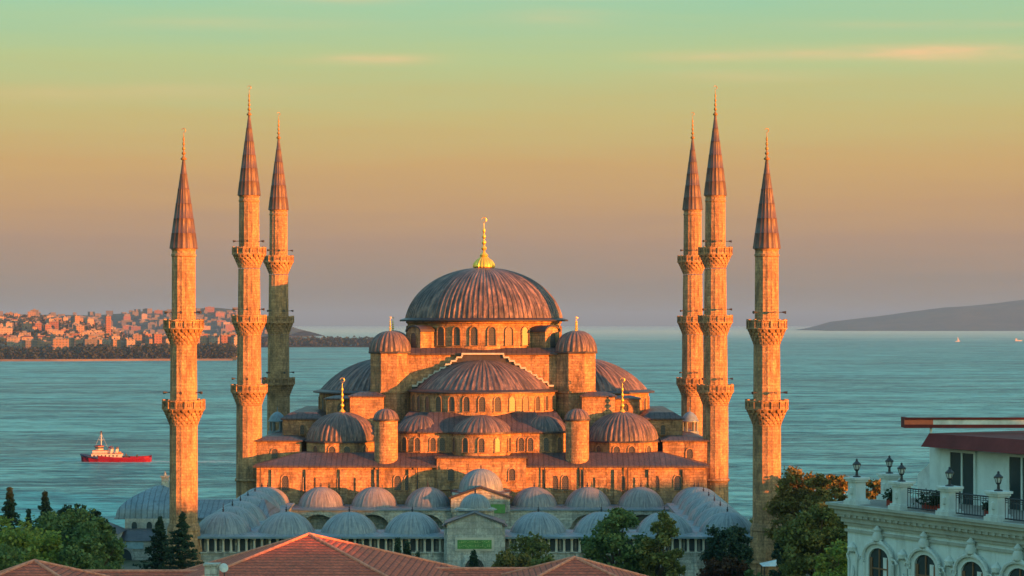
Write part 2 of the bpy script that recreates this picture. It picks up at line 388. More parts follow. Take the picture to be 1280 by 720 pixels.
# ---------------------------------------------------------------- ground, water, far land
def fbm(x, y, s=1.0, o=4, seed=0.0):
    v = 0; a = .5
    for k in range(o):
        v = v + a*np.sin(x*s*(1.7**k)+seed+k*2.1+1.3*np.sin(y*s*.8*(1.7**k)+k))*np.cos(y*s*1.1*(1.7**k)+seed*1.7+k*.9); a *= .55
    return v
def grid(name, xs, ys, hf, mat, smooth=40):
    X, Yg = np.meshgrid(xs, ys); Zg = hf(X, Yg); nx, ny = len(xs), len(ys)
    v = np.stack([X.ravel(), Yg.ravel(), Zg.ravel()], 1)
    f = [(j*nx+i, j*nx+i+1, (j+1)*nx+i+1, (j+1)*nx+i) for j in range(ny-1) for i in range(nx-1)]
    mb = MB(); mb.v = [tuple(p) for p in v]; mb.f = f
    return tag(mb.build(name, mat, smooth=smooth), kind='structure')
def ground_mat():
    m, t, b = material('park_ground', .95, .1)
    v = xyz(t); n = t.noise(v, .06, 5, .6); n2 = t.noise(v, .8, 5, .7)
    col = t.mix(t.ramp(n, [(.42, 0.0), (.55, 1.0)]), (.06, .08, .03), (.17, .15, .11))
    col = t.mix(t.m('MULTIPLY', n2, .4), col, (.05, .05, .03)); t.l(col, b.inputs['Base Color']); bump(t, b, n2, .5, .2); return m
def gz(X, Yg):
    t = np.clip((Yg-338)/200, 0, 1); z = -1.2 - 33*t**.85
    return z + np.where(Yg < 338, .25*fbm(X, Yg, .03), .6*fbm(X, Yg, .05)) - np.where(np.abs(X) > 420, np.clip((np.abs(X)-420)/8, 0, 40), 0)
grid('ground', np.linspace(-700, 700, 90), np.concatenate([np.linspace(-400, 330, 50), np.linspace(338, 620, 50)]), gz, ground_mat())
def water_mat():
    m, t, b = material('sea_water', .35, .10)
    v = xyz(t); b.inputs['IOR'].default_value = 1.33
    n1 = t.noise(v, .0035, 6, .62, (.4, 1.5, 1)); n2 = t.noise(v, .022, 5, .7, (.35, 1.2, 1)); n3 = t.noise(v, .22, 4, .75, (.5, 1.2, 1)); n4 = t.noise(v, .07, 4, .75, (.4, 1.2, 1))
    s = t.m('ADD', t.m('MULTIPLY', n1, .22), t.m('ADD', t.m('MULTIPLY', n2, .5), t.m('ADD', t.m('MULTIPLY', n4, .5), t.m('MULTIPLY', n3, .5))))
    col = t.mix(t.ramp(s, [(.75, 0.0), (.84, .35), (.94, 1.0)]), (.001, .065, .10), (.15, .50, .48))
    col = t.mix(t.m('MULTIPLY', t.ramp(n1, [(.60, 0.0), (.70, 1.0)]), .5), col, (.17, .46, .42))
    t.l(col, b.inputs['Base Color'])
    sy2 = t.n('ShaderNodeSeparateXYZ'); t.l(v, sy2.inputs[0]); horizon_gleam = t.m('MULTIPLY_ADD', t.m('ADD', sy2.outputs[1], t.m('MULTIPLY', n1, 9000.0)), 1/9000.0, -11500/9000.0, clamp=True)
    t.l(t.m('MULTIPLY_ADD', n1, .3, .2), b.inputs['Roughness']); t.l(t.m('MULTIPLY_ADD', horizon_gleam, .9, .10), b.inputs['Specular IOR Level'])
    t.l(t.mix(t.m('MULTIPLY', horizon_gleam, .85), col, (.80, .70, .45)), b.inputs['Base Color'])  # sky reflection near the horizon painted pale yellow into the base colour
    bump(t, b, t.m('ADD', t.m('MULTIPLY', n2, 5.0), t.m('MULTIPLY', n3, 1.6)), .9, 1.6)
    return m
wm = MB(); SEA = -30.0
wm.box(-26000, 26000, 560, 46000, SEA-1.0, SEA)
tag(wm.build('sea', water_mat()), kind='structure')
def farland_mat(name, c1, c2):
    m, t, b = material(name, .95, .05)
    v = xyz(t); n = t.noise(v, .004, 6, .7); t.l(t.mix(t.ramp(n, [(.4, 0.0), (.6, 1.0)]), c1, c2), b.inputs['Base Color']); return m
def sm(a, b_, x): t = np.clip((x-a)/(b_-a), 0, 1); return t*t*(3-2*t)
def shore(X, Yg=3500.0):    # distance of the waterline on the far side
    return 3500 + sm(-.1262, -.1205, X/Yg)*1950 + 30*np.sin(X*.01)
def cz(X, Yg):
    a = X/Yg
    inl = Yg - shore(X, Yg)
    h = SEA-3 + 9*sm(0, 60, inl)
    h = h + (3+20*sm(-.165, -.2, a))*sm(60, 700, inl)
    h = h + (40*sm(400, 2800, inl))*sm(-.155, -.20, a)
    h = h + (1.0+4*sm(-.165, -.2, a))*fbm(X, Yg, .006)*sm(80, 500, inl)
    end = sm(-.066, -.052, a)          # the land runs out to the right
    h = h*(1-end) + (SEA-3)*end
    h = np.where(inl < 0, SEA-3, h)
    back = sm(5200, 6400, Yg)*(1-sm(-.19, -.215, a)) 
    return h*(1-back) + (SEA-3)*back
grid('far_shore', np.linspace(-2600, -200, 260), np.linspace(3400, 7600, 180), cz, farland_mat('far_shore_ground', (.06, .07, .04), (.12, .11, .08)))
HF = []
def hillz(x, y): return float(HF[0](np.array([x], float), np.array([y], float))[0])
def hills(name, pts, Yd, depth, mat, seed, rough):
    """ridge given by (px x, px y) of its skyline as seen from the terrace, standing Yd metres away"""
    xs = np.array([(p[0]-640)*Yd/F for p in pts]); zs = np.array([CZ-(p[1]-HY)*Yd/F for p in pts])
    def hf(X, Yg):
        top = np.interp(X, xs, zs); t = np.clip(1-np.abs(Yg-Yd)/depth, 0, 1)
        return SEA-2 + (top-SEA+2)*sm(0, 1, t)*(1+rough*fbm(X, Yg, .004, 5, seed)*(1-t*.5))
    HF.append(hf)
    return grid(name, np.linspace(xs[0], xs[-1], 160), np.linspace(Yd-depth*1.02, Yd+depth*1.02, 40), hf, mat)
hm = farland_mat('far_hill_scrub', (.045, .06, .045), (.08, .085, .06))
hills('hills', [(-200, 396), (0, 392), (60, 393), (120, 394), (180, 390), (230, 387), (270, 385), (310, 389), (335, 397), (350, 404), (365, 410), (380, 414)], 9500, 1300, hm, 1, .08)
hills('hills', [(1010, 412), (1040, 402), (1075, 398), (1110, 394), (1150, 388), (1180, 384), (1215, 382), (1245, 379), (1280, 375), (1320, 368), (1400, 360), (1500, 380)], 18500, 1500, hm, 5, .05)
# unseen ridge added off to the right, shaped to shade roofs, courtyard and hotel
def ridge(X, Yg): return X
ru = np.linspace(-120, 560, 341)
shade_hts = np.interp(ru, [-120, 40, 94, 104, 150, 196, 203, 211, 214, 232, 238, 246, 270, 300, 340, 560], [44, 42, 37, 25.7, 26.2, 27, 22.5, 22.8, 26.5, 26.5, 21.5, 19.6, 20.0, 20.5, 22, 20]) + .25*np.sin(ru*.31)+.2*np.sin(ru*.83+1)
rm = MB(); sx, sy = sin(SAZ), -cos(SAZ)
for j, (wv_, k) in enumerate(((70, 0), (86, .8), (100, 1), (116, .8), (150, 0))):
    for i, u in enumerate(ru): rm.v.append((wv_*sx - u*sy, wv_*sy + u*sx, -1.5 + (shade_hts[i]+1.5)*k))
rm.f = [(j*341+i, j*341+i+1, (j+1)*341+i+1, (j+1)*341+i) for j in range(4) for i in range(340)]
tag(rm.build('hills', bpy.data.materials['park_ground'], smooth=30), kind='structure')  # added sun blocker, never in view

# ---------------------------------------------------------------- the mosque
AX = -4.6
mq = thing('mosque', 'great domed mosque of orange sunlit stone with cascading lead domes', 'mosque', (AX, 362.5, 0))
P = mq
# lower body
b = MB(); b.box(-33.9, 33.9, -30.5, 26.5, -12, 8.3)
for k in range(13):
    xx = -31 + k*5.15
    if abs(xx) > 7.4: b.box(xx-.55, xx+.55, -30.85, -30.4, -1, 8.0)
b.box(-6.7, 6.7, -31.0, -28.2, 5, 9.7)
for xx in (-24, -18, 18, 24): b.box(xx-.9, xx+.9, -30.72, -30.4, 2, 6.8)
b.build('lower_wall', M['stone'], P)
b = MB(); b.box(-34.3, 34.3, -30.95, 26.9, 8.3, 8.6); b.box(-7.0, 7.0, -31.25, -28, 9.7, 9.98)
b.frustum((-34.2, 34.2, -30.9, 26.8, 8.6), (-27.5, 27.5, -27.0, 24, 10.3)); b.build('lower_roof', M['lead_roof'], P)
for xx in (-29.5, -26.2, -21, -12.6, -11, 11, 12.6, 21, 26.2, 29.5): window(P, xx, -30.5, 4.9, 0, 1.0, 2.2)
for xx in (-4.6, 4.6): window(P, xx, -31.0, 6.4, 0, .9, 1.8)
# drainpipes down the front wall
b = MB()
for xx in (-33.2, -15.4, -9.6, 9.5, 15.3, 22.0): b.tube((xx, -31.0, -1), (xx, -31.0, 8.3), .09, n=6)
b.build('drainpipe', M['dark_metal'], P)
# window tier with exedrae
b = MB(); b.box(-9.4, 9.4, -26.9, -12, 9, 13.3); b.box(-13.2, 13.2, -24.4, -10, 9, 13.3)
b.lathe([(4.7, 9), (4.7, 13.3)], 24, 0, -25.6); b.lathe([(4.2, 9), (4.2, 13.3)], 24, -9.2, -22.6); b.lathe([(4.2, 9), (4.2, 13.3)], 24, 9.2, -22.6)
b.build('exedra_wall', M['stone'], P, smooth=25)
b = MB(); b.box(-9.8, 9.8, -27.3, -20, 13.3, 13.5); b.box(-13.4, 13.4, -24.8, -10, 13.28, 13.48)
b.lathe([(5.1, 13.26), (5.1, 13.55)], 28, 0, -25.6); b.lathe([(4.6, 13.24), (4.6, 13.53)], 28, -9.2, -22.6); b.lathe([(4.6, 13.24), (4.6, 13.53)], 28, 9.2, -22.6)
b.frustum((-9.8, 9.8, -27.2, -16, 13.5), (-8.2, 8.2, -23.0, -16, 16.3)); b.frustum((-13.4, 13.4, -24.7, -10, 13.48), (-11.5, 11.5, -21.5, -12, 16.2))
b.build('exedra_roof', M['lead_roof'], P, smooth=25)
for cx_, cy_, r_, h_ in ((0, -25.6, 4.7, 2.5), (-9.2, -22.6, 4.2, 2.4), (9.2, -22.6, 4.2, 2.4)):
    MB().lathe(capprof(r_, h_, 10, 0, .2), angs=ribangs(30, .1)).build('exedra_dome', M['lead_dome'], P, (cx_, cy_, 13.5), smooth=50)
for a in (-62, -31, 0, 31, 62): window(P, 4.72*sin(radians(a)), -25.6-4.72*cos(radians(a)), 10.6, radians(a), .85, 2.1)
for xx in (-7.4, 7.4, -6.0, 6.0): window(P, xx, -26.92, 10.6, 0, .8, 2.0)
for s_ in (-1, 1):
    for a in (8, 38, 66): window(P, s_*(9.2+4.22*sin(radians(a))), -22.6-4.22*cos(radians(a)), 10.6, s_*radians(a), .8, 2.0)
# half domes on their drums
def half_dome(cx_, cy_, rd, re, rw, z0, z1, h, am, wins, nr):
    d = MB().lathe([(rw, z0-3), (rw, z1)], 64, cx_, cy_); d.build('half_dome_drum', M['stone'], P, smooth=20)
    e = MB().lathe([(rw+.02, z1), (re, z1), (re, z1+.22), (rd+.1, z1+.5), (rd-.8, z1+.55)], 72, cx_, cy_); e.build('half_dome_eave', M['lead_dark'], P, smooth=30)
    o = MB().lathe(capprof(rd, h, 14, 0, 0), angs=ribangs(nr, .15)).build('half_dome', M['lead_dome'], P, (cx_, cy_, z1+.3), smooth=50)
    for a in wins: window(P, cx_+(rw+.01)*sin(radians(a+am)), cy_-(rw+.01)*cos(radians(a+am)), z0+.25, radians(a+am), .95, 2.25)
    return o
half_dome(0, -12.5, 10.7, 11.95, 11.45, 16.2, 19.2, 4.75, 0, [12*k for k in range(-7, 8)], 72)
half_dome(-15.6, 0, 11.2, 12.4, 11.4, 15.4, 18.7, 5.4, -90, [12*k for k in range(-2, 7)], 72)
half_dome(15.6, 0, 11.2, 12.4, 11.4, 15.4, 18.7, 5.4, 90, [12*k for k in range(-6, 3)], 72)
half_dome(0, 14, 11.3, 11.95, 11.45, 16.2, 19.2, 5.0, 180, [], 72)
# skirts below the side half domes
b = MB()
for s_ in (-1, 1): b.lathe([(13.2, 12.2), (11.4, 15.5)], 40, s_*15.6, 0)
b.build('side_skirt_roof', M['lead_roof'], P)
# the central cube, its stepped arches and roof
b = MB(); b.box(-13, 13, -12.9, 13, 6, 25.0); b.build('central_wall', M['stone'], P)
b = MB()
for s_ in (0, 1, 2):
    mt = Matrix.Rotation(radians([0, 90, -90][s_]), 4, 'Z')
    pts = [(-11.6, 15)]
    zt = 20.0; xs_ = -11.2
    steps = 9
    pts.append((xs_, 15)); pts.append((xs_, zt))
    for k in range(steps):
        xs_ += .88; pts.append((xs_, zt)); zt += .56; pts.append((xs_, zt))
    full = pts[1:] + [(-x, z) for x, z in reversed(pts[1:])]
    b.prism(full, -13.75, -12.85, mt)
b.build('stepped_arch', M['lead_dark'], P)
b = MB()                                   # pale coping on the steps
xs_, zt = -11.2, 20.0
for k in range(9):
    for s_ in (-1, 1):
        xa, xb = (xs_, xs_+.88) if s_ < 0 else (-xs_-.88, -xs_)
        b.box(xa, xb, -14.1, -12.8, zt, zt+.26)
        xe = xb if s_ < 0 else xa
        b.box(xe-.12, xe+.12, -14.08, -12.82, zt+.26, zt+.56)
    xs_ += .88; zt += .56
b.box(xs_-.07, -xs_+.07, -14.12, -12.8, zt, zt+.26)
b.build('step_coping', M['col'], P)
b = MB(); b.box(-13.5, 13.5, -13.4, 13.5, 25.0, 25.25); b.frustum((-13.5, 13.5, -13.4, 13.5, 25.25), (-12, 12, -12, 12, 26.1)); b.build('central_roof', M['lead_roof'], P)
# main drum and dome
MB().lathe([(12.55, 25), (12.55, 29.9), (12.8, 30.05), (12.8, 30.3)], 96).build('main_drum', M['stone'], P, smooth=20)
MB().lathe([(12.7, 30.3), (13.8, 30.3), (13.85, 30.55), (12.9, 30.85), (12.2, 30.9)], 96).build('main_eave', M['lead_dark'], P, smooth=30)
dm = MB().lathe(capprof(12.85, 8.6, 22, 0, .65), angs=ribangs(96, .14, .2), cz=0).build('main_dome', M['lead_dome'], P, (0, 0, 30.55), smooth=50)
g = MB(); g.lathe([(1.5, 0), (1.75, .25), (1.7, .7), (1.3, 1.3), (.7, 1.75), (.35, 2.1)], angs=ribangs(20, .1, .3), cz=8.45); finial(g, 0, 0, 10.4, 6.6, .62)
g.build('finial', M['gold'], dm, smooth=40)
for k in range(28):
    a = (k+.5)*360/28-180
    if abs(a) < 112 and abs(abs(a)-45) > 8: window(P, 12.57*sin(radians(a)), -12.57*cos(radians(a)), 26.5, radians(a), 1.15, 2.9, .16, .2)
for k in range(28):      # slim pilasters between drum windows
    a = radians(k*360/28)
for a in (45, -45, 135, -135):
    mt = Matrix.Rotation(radians(a), 4, 'Z')
    f_ = MB(); pr = [(-1.6, 25), (1.6, 25), (1.6, 28.6)] + [(1.6*cos(pi*i/8), 28.6+.8*sin(pi*i/8)) for i in range(1, 8)] + [(-1.6, 28.6)]
    f_.prism(pr, -15.6, -11.8, mt); bt = f_.build('drum_buttress', M['stone'], P)
    c_ = MB(); pr2 = [(1.85, 28.6)] + [(1.85*cos(pi*i/8), 28.6+1.05*sin(pi*i/8)) for i in range(1, 8)] + [(-1.85, 28.6), (-1.6, 28.6)] + [(1.6*cos(pi*i/8), 28.6+.8*sin(pi*i/8)) for i in range(7, 0, -1)] + [(1.6, 28.6)]
    n = len(pr2)
    outer = [(1.85*cos(pi*i/8), 28.62+1.05*sin(pi*i/8)) for i in range(9)]; inner = [(1.6*cos(pi*i/8), 28.62+.8*sin(pi*i/8)) for i in range(9)]
    for i in range(8):
        c_.add([(outer[i][0],-15.8,outer[i][1]),(outer[i+1][0],-15.8,outer[i+1][1]),(inner[i+1][0],-15.8,inner[i+1][1]),(inner[i][0],-15.8,inner[i][1]),
                (outer[i][0],-11.9,outer[i][1]),(outer[i+1][0],-11.9,outer[i+1][1]),(inner[i+1][0],-11.9,inner[i+1][1]),(inner[i][0],-11.9,inner[i][1])],
               [(0,1,2,3),(0,4,5,1),(4,7,6,5),(2,6,7,3)], mt)
    c_.build('buttress_cap', M['lead_dark'], bt)
    if abs(a) < 90: window(P, 15.62*sin(radians(a)), -15.62*cos(radians(a)), 25.9, radians(a), 1.3, 2.6)
# weight turrets
for sx_ in (-1, 1):
    for sy_ in (-1, 1):
        cx_, cy_ = (sx_*14.75 if sy_ < 0 else sx_*15.6), sy_*11.9
        oct_ = [(pi/8+k*pi/4, 0) for k in range(8)]
        t_ = MB().lathe([(3.3, 8), (3.3, 25.2)], angs=oct_, cx=cx_, cy=cy_); t_.lathe([(3.5, 19.0), (3.5, 19.3)], angs=oct_, cx=cx_, cy=cy_)
        tb = t_.build('turret', M['stone'], P)
        MB().lathe([(3.35, 25.2), (3.62, 25.25), (3.62, 25.5), (3.1, 25.7)], angs=oct_, cx=cx_, cy=cy_).build('turret_eave', M['lead_dark'], tb)
        MB().lathe(domeprof(3.3, 3.3, 10, 0, .95), angs=ribangs(24, .1, .3)).build('turret_dome', M['lead_dome'], tb, (cx_, cy_, 25.5), smooth=50)
        finial(MB(), cx_, cy_, 28.6, 2.5, .3).build('finial', M['gold'], tb, smooth=40)
    # small round turret standing on the front roof
    cx_, cy_ = sx_*14.45, -28.6
    tb = MB().lathe([(1.78, 8.4), (1.78, 15.2), (1.9, 15.3)], 28, cx_, cy_).build('round_turret', M['stone'], P, smooth=30)
    MB().lathe([(1.95, 15.3), (2.05, 15.35), (2.05, 15.5), (1.8, 15.6)], 28, cx_, cy_).build('turret_eave', M['lead_dark'], tb, smooth=30)
    MB().lathe(capprof(1.9, 1.6, 8, 0, .4), angs=ribangs(14, .07, .3)).build('turret_dome', M['lead_dome'], tb, (cx_, cy_, 15.5), smooth=50)
    # corner dome
    cx_, cy_ = sx_*21.7, -20.5
    oct_ = [(pi/8+k*pi/4, 0) for k in range(8)]
    d_ = MB().lathe([(5.75, 8.6), (5.75, 11.7)], angs=oct_, cx=cx_, cy=cy_).build('corner_drum', M['stone'], P)
    MB().lathe([(5.8, 11.7), (6.1, 11.72), (6.1, 11.95), (5.2, 12.15)], angs=[(pi/8+k*pi/4, 0) for k in range(8)], cx=cx_, cy=cy_).build('corner_eave', M['lead_dark'], P)
    cd = MB().lathe(capprof(5.5, 4.3, 12, 0, .7), angs=ribangs(44, .12, .25)).build('corner_dome', M['lead_dome'], P, (cx_, cy_, 11.95), smooth=50)
    finial(MB(), 0, 0, 4.15, 5.6, .42).build('finial', M['gold'], cd, smooth=40)
    for k in (-2, -1, 0, 1, 2):
        a = radians(k*45)
        for off in ((-1.15, 1.15) if k == 0 else (0,)):
            ap = 5.75*cos(pi/8)+.01
            window(P, cx_+ap*sin(a)+off*cos(a), cy_-ap*cos(a)+off*sin(a), 9.3, a, .95, 1.95)
    # stone masses beside the domes
    b = MB()
    xr = lambda a, c: (min(sx_*a, sx_*c), max(sx_*a, sx_*c))
    for (a, c, y0, y1, z0, z1) in ((25.0, 31.3, -17, 12, 5, 14.9), (27.8, 34.6, -23, 16, 5, 11.8), (20.2, 24.6, -15.5, -10.5, 8, 18.0), (15.5, 20.6, -19, -9, 8, 18.5), (12.5, 20.8, -21.5, -14, 6, 12.9)):
        x0, x1 = xr(a, c); b.box(x0, x1, y0, y1, z0, z1)
    b.build('gallery_wall', M['stone'], P)
    b = MB()
    for (a, c, y0, y1, z1, hh) in ((25.0, 31.3, -17, 12, 14.9, .9), (27.8, 34.6, -23, 16, 11.8, .5), (20.2, 24.6, -15.5, -10.5, 18.0, .35), (15.5, 20.6, -19, -9, 18.5, .5), (12.5, 20.8, -21.5, -14, 12.9, .4)):
        x0, x1 = xr(a, c); b.box(x0-.3, x1+.3, y0-.3, y1+.3, z1, z1+.2); b.frustum((x0-.3, x1+.3, y0-.3, y1+.3, z1+.2), (x0+1.2, x1-1.2, y0+1.4, y1-1.4, z1+.2+hh))
    b.build('gallery_roof', M['lead_roof'], P)
    window(P, sx_*31.9, -23.02, 9.2, 0, .95, 1.5); window(P, sx_*28.2, -17.02, 12.6, 0, .7, 1.5)
    window(P, sx_*22.4, -15.52, 16.2, 0, .9, 1.2)
    # stair kiosk on the gallery roof
    k_ = MB(); cx_, cy_ = sx_*33.3, -6
    for q in range(6): k_.tube((cx_+1.1*cos(q*pi/3), cy_+1.1*sin(q*pi/3), 12), (cx_+1.1*cos(q*pi/3), cy_+1.1*sin(q*pi/3), 14.1), .17, n=6)
    k_.lathe([(1.5, 11.8), (1.5, 12.6)], 12, cx_, cy_); k_.lathe([(1.5, 14.1), (1.5, 14.3), (1.35, 14.4), (1.1, 15.0), (.6, 15.5), (.08, 15.75), (.05, 16.5)], 14, cx_, cy_)
    k_.build('stair_kiosk', M['lead_blue'], P, smooth=30)

# ---------------------------------------------------------------- minarets
def shaft_angs(n, h): return [(2*pi*i/n + o, d) for i in range(n) for o, d in ((0, h), (2*pi/n*.22, 0), (2*pi/n*.78, 0))]
def balcony(p, z, r, rs, rlow):
    """z = parapet top; corbels swell out under the floor"""
    b = MB(); zf = z-1.15; zb = z-3.15
    rings = 5
    for k in range(rings):
        z0 = zb + (zf-zb)*k/rings; z1 = zb + (zf-zb)*(k+1)/rings; r1 = rlow + (r-.12-rlow)*((k+1)/rings)**1.1; n = 18
        b.lathe([(rlow+(r1-rlow)*.6, z0), (r1-.10, z1-.02)], 36)
        for q in range(n):
            a = 2*pi*(q+.5*(k % 2))/n; w_ = .62*pi*r1/n
            mt = Matrix.Rotation(a, 4, 'Z')
            b.add([(rs*.9, -w_, z0+.12), (r1, -w_, z0+.22), (r1, w_, z0+.22), (rs*.9, w_, z0+.12), (rs*.9, -w_, z1), (r1+.02, -w_, z1), (r1+.02, w_, z1), (rs*.9, w_, z1), (r1-.22, 0, z0-.12)],
                  [(4,5,6,7), (1,2,6,5), (0,1,5,4), (2,3,7,6), (0,8,1), (1,8,2), (2,8,3)], mt)
    b.lathe([(r-.15, zf-.02), (r+.06, zf), (r+.06, zf+.14), (r-.2, zf+.16)], 36)
    bo = b.build('balcony', M['minaret'], p)
    b = MB(); n = 14
    b.lathe([(r-.10, zf+.14), (r-.10, z-.14)], 36, cap=False); b.lathe([(r-.22, z-.14), (r-.22, zf+.14)], 36, cap=False)
    b.lathe([(r-.26, z-.16), (r+.04, z-.16), (r+.04, z), (r-.26, z)], 36, cap=False)
    for q in range(n):
        mt = Matrix.Rotation(2*pi*q/n, 4, 'Z'); b.box(r-.26, r+.06, -.10, .10, zf+.13, z+.10, mt)
    b.mi = len(b.f); d = b
    for q in range(n):          # pierced stone panels
        mt = Matrix.Rotation(2*pi*(q+.5)/n, 4, 'Z')
        for yy in (-.25, 0, .25): d.box(r-.11, r-.085, yy-.05, yy+.05, zf+.36, z-.38, mt)
    b.build('parapet', [M['minaret'], M['pierce']], bo)
    return bo
def minaret(kind):
    p = thing('minaret', 'x', 'minaret')
    if kind == 'tall':
        segs = [(-6, 17.3, 2.0, 1.92), (20.2, 28.0, 1.84, 1.78), (31.2, 38.4, 1.70, 1.62), (41.6, 49.7, 1.55, 1.48)]; bal = [(20.5, 2.8), (31.2, 2.66), (41.7, 2.6)]; zt, tip, ft = 49.7, 62.2, 66.8; rs = 1.62
    else:
        segs = [(-3, 17.4, 1.72, 1.68), (20.2, 27.3, 1.63, 1.58), (30.2, 39.2, 1.44, 1.40)]; bal = [(20.5, 2.62), (30.4, 2.46)]; zt, tip, ft = 39.2, 50.3, 54.2; rs = 1.56
    b = MB()
    for z0, z1, r0, r1 in segs: b.lathe([(r0, z0-.9), (r1, z1)], angs=shaft_angs(16, .05))
    b.lathe([(segs[-1][3]+.03, zt-1.0), (segs[-1][3]+.14, zt-.9), (segs[-1][3]+.14, zt-.7), (segs[-1][3]+.03, zt-.6)], 32)
    b.lathe([(segs[-1][3]+.03, zt-.25), (segs[-1][3]+.16, zt-.05), (segs[-1][3]+.1, zt)], 32)
    if kind == 'short': b.lathe([(2.0, 4.3), (2.08, 4.5), (2.0, 4.8), (1.78, 5.3)], 24); b.lathe([(2.35, -3), (2.3, 1.6), (1.98, 4.3)], angs=shaft_angs(12, .05)); b.lathe([(2.5, .4), (2.6, .6), (2.5, .8)], 24)
    else: b.lathe([(2.1, 5.6), (2.25, 5.8), (2.1, 6.1)], 24)
    b.build('shaft', M['minaret'], p, smooth=18)
    for i, (z, r) in enumerate(bal): balcony(p, z, r, segs[i+1][2], segs[i][3])
    for z, r in bal:
        for a in (radians(-90), radians(-20), radians(200), radians(90)):
            s_ = MB(); q = r-.1; ca, sa = cos(a), sin(a)
            s_.tube((ca*(r-1.1), sa*(r-1.1), z+.95), (ca*(q-.4), sa*(q-.4), z+.95), .05, n=5)
            s_.tube((ca*(q-.45), sa*(q-.45), z+.97), (ca*(q+.02), sa*(q+.02), z+.93), .08, .19, 10)
            s_.build('loudspeaker', M['dark_metal'], p)
    c = MB(); pr = [(rs+.12, zt), (rs+.12, zt+.12)]
    H = tip-zt; nb = 6
    for k in range(nb):
        z0 = zt+.12 + (H-.12)*k/nb; z1 = zt+.12 + (H-.12)*(k+1)/nb
        r0 = rs*(1-k/nb)+.10; r1 = rs*(1-(k+1)/nb)+.10
        pr += [(r0+.02, z0), (r1+.045, z1-.08), (r1+.07, z1-.04)]
    c.lathe(pr, angs=ribangs(16, .05, .2)); c.build('spire', M['spire'], p, smooth=40)
    finial(MB(), 0, 0, tip-.1, ft-tip+.1, .34).build('finial', M['gilt'], p, smooth=40)
    return p
mt_ = minaret('tall'); ms_ = minaret('short')
G = 'minarets around the mosque'
ML = [(-36.0, 341, 'tall left minaret with three balconies, wholly sunlit, at the front corner'),
      (36.0, 341, 'tall right minaret with three balconies, overlapping another one behind it'),
      (-36.0, 384, 'rear left minaret, lit at the top and grey in shadow below'),
      (36.0, 384, 'rear right minaret partly hidden behind the taller looking one')]
for i, (x, y, lab) in enumerate(ML):
    o = mt_ if i == 0 else copy_tree(mt_); o.location = (AX+x, y, 0); o['label'] = lab; o['group'] = G; o.rotation_euler[2] = (0, .3, .5, .2)[i]
for i, (x, lab) in enumerate(((-36, 'leftmost minaret with two balconies, beside the blue roofed pavilion'), (36.1, 'rightmost minaret with two balconies, beside the orange autumn trees'))):
    o = ms_ if i == 0 else copy_tree(ms_); o.location = (AX+x, 273, 0); o['label'] = lab; o['group'] = G; o.rotation_euler[2] = i*.35

# ---------------------------------------------------------------- courtyard
cy = thing('courtyard', 'low courtyard with rows of small grey lead domes and gabled gate', 'courtyard', (AX, 300, 0))
P = cy
b = MB(); b.box(-35.4, 35.4, -27.6, -26.9, -3, 1.7); b.box(-35.4, 35.4, -26.3, -19, -3, 3.45)
for k in range(20):
    xx = -34.5 + k*3.63
    if abs(xx) > 4: b.box(xx-.22, xx+.22, -27.78, -27.55, -3, 1.6)
b.box(-35.4, -27.6, -19, 23, -3, 3.45); b.box(27.6, 35.4, -19, 23, -3, 3.45); b.box(-35.5, 35.5, 24.6, 31.4, -3, 2.6)
b.box(-35.4, 35.4, -27.8, -27.5, 1.62, 1.78)
OW = b; b = MB(); b.box(-35.5, 35.5, -26.9, -26.4, 1.70, 1.76); b.build('gallery_floor', M['paving'], P)
for k in range(74):
    xx = -34.9 + k*.957
    if abs(xx) < 3.9 or abs(xx-0) > 34.9: continue
    c = MB(); c.box(-.17, .17, -.17, .17, 0, .12); c.tube((0, 0, .12), (0, 0, 1.45), .16, .14, 8); c.box(-.19, .19, -.17, .17, 1.45, 1.72)
    if k == 0: c0 = c.build('column', M['col'], P, (xx, -27.25, 1.78)); continue
    o = copy_obj(c0, P); o.location = (xx, -27.25, 1.78)
recess_shade = plain('painted_recess_shade', (.05, .07, .08), .6, .3)
b = OW; b.mi = len(b.f)
for k in range(37):  # wide dark panels paint the gallery's recess shade onto its back wall
    xx = -34.4 + k*1.914
    if abs(xx) > 4.2: b.box(xx-.82, xx+.82, -26.34, -26.29, 1.8, 3.35)
b.build('outer_wall', [M['stone_pale'], recess_shade], P)
b = MB(); b.box(-35.8, 35.8, -28.0, -18.6, 3.45, 3.70); b.box(-35.8, -27.2, -18.6, 23, 3.45, 3.70); b.box(27.2, 35.8, -18.6, 23, 3.45, 3.70)
b.build('gallery_roof', M['lead_blue'], P)
b = MB(); b.box(-35.9, 35.9, 22.4, 31.3, 2.6, 2.8); b.build('portico_roof', M['lead_blue'], P)
b = MB()
for k in range(9):
    x0 = -35.55 + k*7.9
    archwall(b, x0, x0+7.9, -1.2, 2.6, 22.6, 23.4, 5.6, -.6, .95)
b.build('portico_arcade', M['stone_pale'], P)
def cdome(x, y, z, r, h, mat, nr=26):
    d = MB().lathe(capprof(r, h, 12, .8, 0.0), angs=ribangs(nr, .022, .14))
    o = d.build('dome', mat, P, (x, y, z), smooth=50)
    f_ = MB(); f_.lathe([(.14, 0), (.07, .12), (.15, .28), (.05, .42), (.09, .54), (.03, .64), (.02, 1.0)], 8); f_.build('finial', M['dark_metal'], o, (0, 0, h*1.07), smooth=40)
    return o
first = {}
def place_dome(x, y, z, r, h, mat):
    k = (r, h, mat.name)
    if k not in first: first[k] = cdome(x, y, z, r, h, mat); return first[k]
    s = first[k]; o = copy_obj(s, P); o.location = (x, y, z); o.rotation_euler[2] = random.random()
    copy_obj(s.children[0], o); return o
